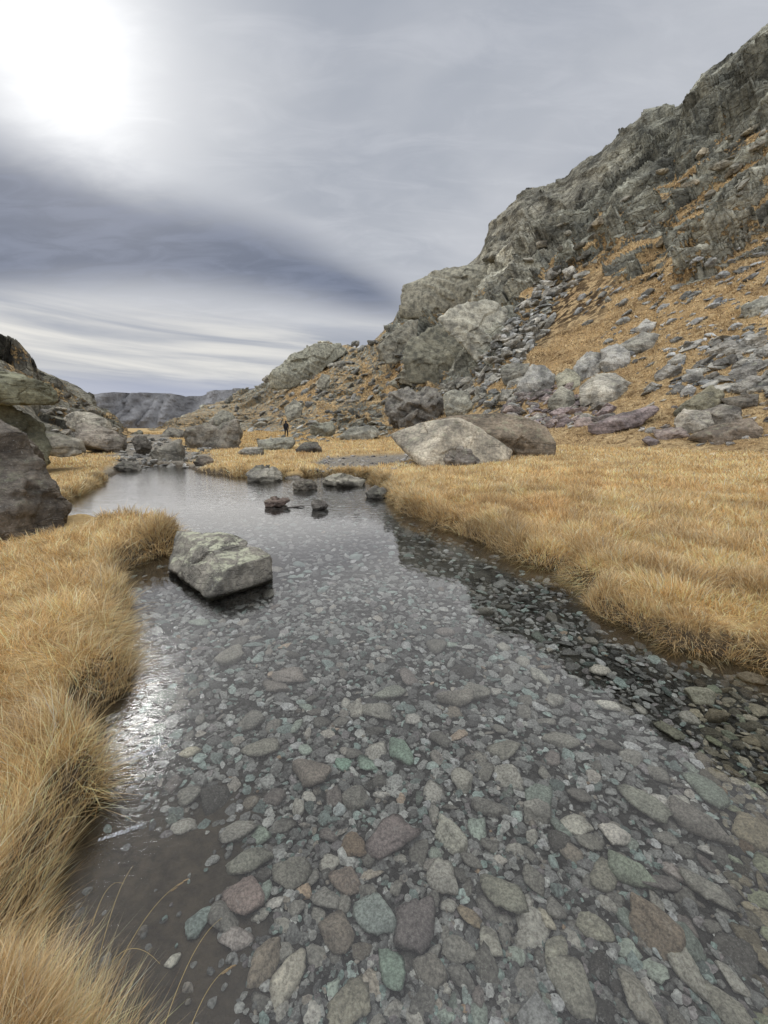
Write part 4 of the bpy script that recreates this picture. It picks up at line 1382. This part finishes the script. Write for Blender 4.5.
w = bpy.data.worlds.new('World')
sc.world = w
w.use_nodes = True
nt = w.node_tree
nt.nodes.clear()
S.nt = nt
tcn = nd('ShaderNodeTexCoord')
dv = S(tcn.outputs['Generated'])
sp = nd('ShaderNodeSeparateXYZ', {0: dv})
X, Y, Z = (S(k) for k in sp.outputs)
el = Z.f('ARCSINE')
azs = X.f('ARCTAN2', Y)
sky = nd('ShaderNodeTexSky', sky_type='NISHITA', sun_disc=False, sun_elevation=sel_, sun_rotation=saz)


def lin(r, g, b, k=1.0):
    f = lambda v: ((v / 255 + .055) / 1.055) ** 2.4 if v > 10 else v / 255 / 12.92
    return (f(r) * k, f(g) * k, f(b) * k)


def fitline(pts, deg=2):
    a, t = azel(np.array(pts, float)[:, 0], np.array(pts, float)[:, 1])
    return np.polyfit(a, np.arctan(t), deg)


def evalp(c):
    o = None
    for k in c:
        o = (azs * 0.0 + float(k)) if o is None else o * azs + float(k)
    return o


# planar cloud coordinates: streaks drawn along one direction
den = Z.max(0.0) + .16
cl = nd('ShaderNodeCombineXYZ', {0: X / den, 1: Y / den, 2: 0.0})
clv = S(cl.outputs[0])
big = noise(scaled(clv, .55, .9, 1, (0, 0, .35)), 1.3, 5, .55, .5)
med = noise(scaled(clv, .8, 2.4, 1, (0, 0, .30)), 1.7, 6, .58, .6)
wisp = noise(scaled(clv, 1.6, 4.2, 1, (0, 0, -.9)), 2.2, 6, .6, .8)
ang = nd('ShaderNodeCombineXYZ', {0: azs * 1.2, 1: el * 15.0 + azs * .9, 2: 0.0})
streak = noise(S(ang.outputs[0]), 1.9, 5, .55, .5)
wob = (big - .5) * .16 + (wisp - .5) * .05
top = evalp(fitline([(0, 140), (100, 168), (200, 200), (300, 240), (390, 285)]))
bot = evalp(fitline([(0, 296), (100, 292), (200, 292), (300, 302), (390, 322)]))
band = (top - el + wob * .7).ss(-.05, .05) * (el - bot + wob * .3).ss(-.03, .05) * azs.ss(.22, -.06)
c = mix(el.ss(.0, .62), lin(190, 192, 197), lin(158, 164, 175))
c = mix((big.ss(.35, .7)) * .75, c, lin(200, 202, 207))
c = mix((wisp.ss(.4, .75)) * .22, c, lin(214, 216, 222))
c = mix(band * (.96 + .2 * (big - .5)), c, mix(wisp.ss(.35, .65), lin(104, 112, 130), lin(118, 126, 145)))
low = el.ss(.25, .18) * azs.ss(.35, -.05)
c = mix(low, c, mix(streak.ss(.28, .72), lin(160, 165, 176), lin(224, 222, 217)))
c = mix(el.ss(.12, .07) * .8, c, lin(160, 168, 190))
# sun glow through the cloud
dt_ = nd('ShaderNodeVectorMath', {0: dv, 1: tuple(SUN)}, operation='DOT_PRODUCT')
angd = S(dt_.outputs['Value']).min(1.0).f('ARCCOSINE')
a_ = (angd + (big - .5) * .22 + (wisp - .5) * .09).max(0.0)
halo = angd.ss(.42, .06)
c = mix(halo * .5 * (1.0 - band * .8), c, lin(236, 238, 240))
spot = (a_ * a_ * -1700.0).f('EXPONENT') * 60.0 + (a_ * a_ * -95.0).f('EXPONENT') * .55 * (1.0 - band * .5)
cc = nd('ShaderNodeVectorMath', {0: nd('ShaderNodeCombineXYZ', {0: spot, 1: spot * .985, 2: spot * .95}).outputs[0], 1: c}, operation='ADD')
c = S(cc.outputs[0])
# gain added to the sky overhead and behind, as unseen fill light
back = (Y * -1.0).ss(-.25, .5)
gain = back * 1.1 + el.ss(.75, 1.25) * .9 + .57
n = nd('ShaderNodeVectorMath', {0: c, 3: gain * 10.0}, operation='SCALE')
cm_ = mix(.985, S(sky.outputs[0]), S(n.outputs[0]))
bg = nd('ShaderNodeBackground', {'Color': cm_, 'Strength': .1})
o = nd('ShaderNodeOutputWorld')
nt.links.new(bg.outputs[0], o.inputs[0])

sc.view_settings.view_transform = 'Standard'
sc.view_settings.look = 'None'
sc.view_settings.exposure = .9
sc.view_settings.gamma = 1
sc.render.engine = 'CYCLES'
sc.cycles.use_denoising = True
sc.cycles.max_bounces = 6
sc.cycles.transparent_max_bounces = 12
sc.cycles.caustics_reflective = False
sc.cycles.caustics_refractive = False
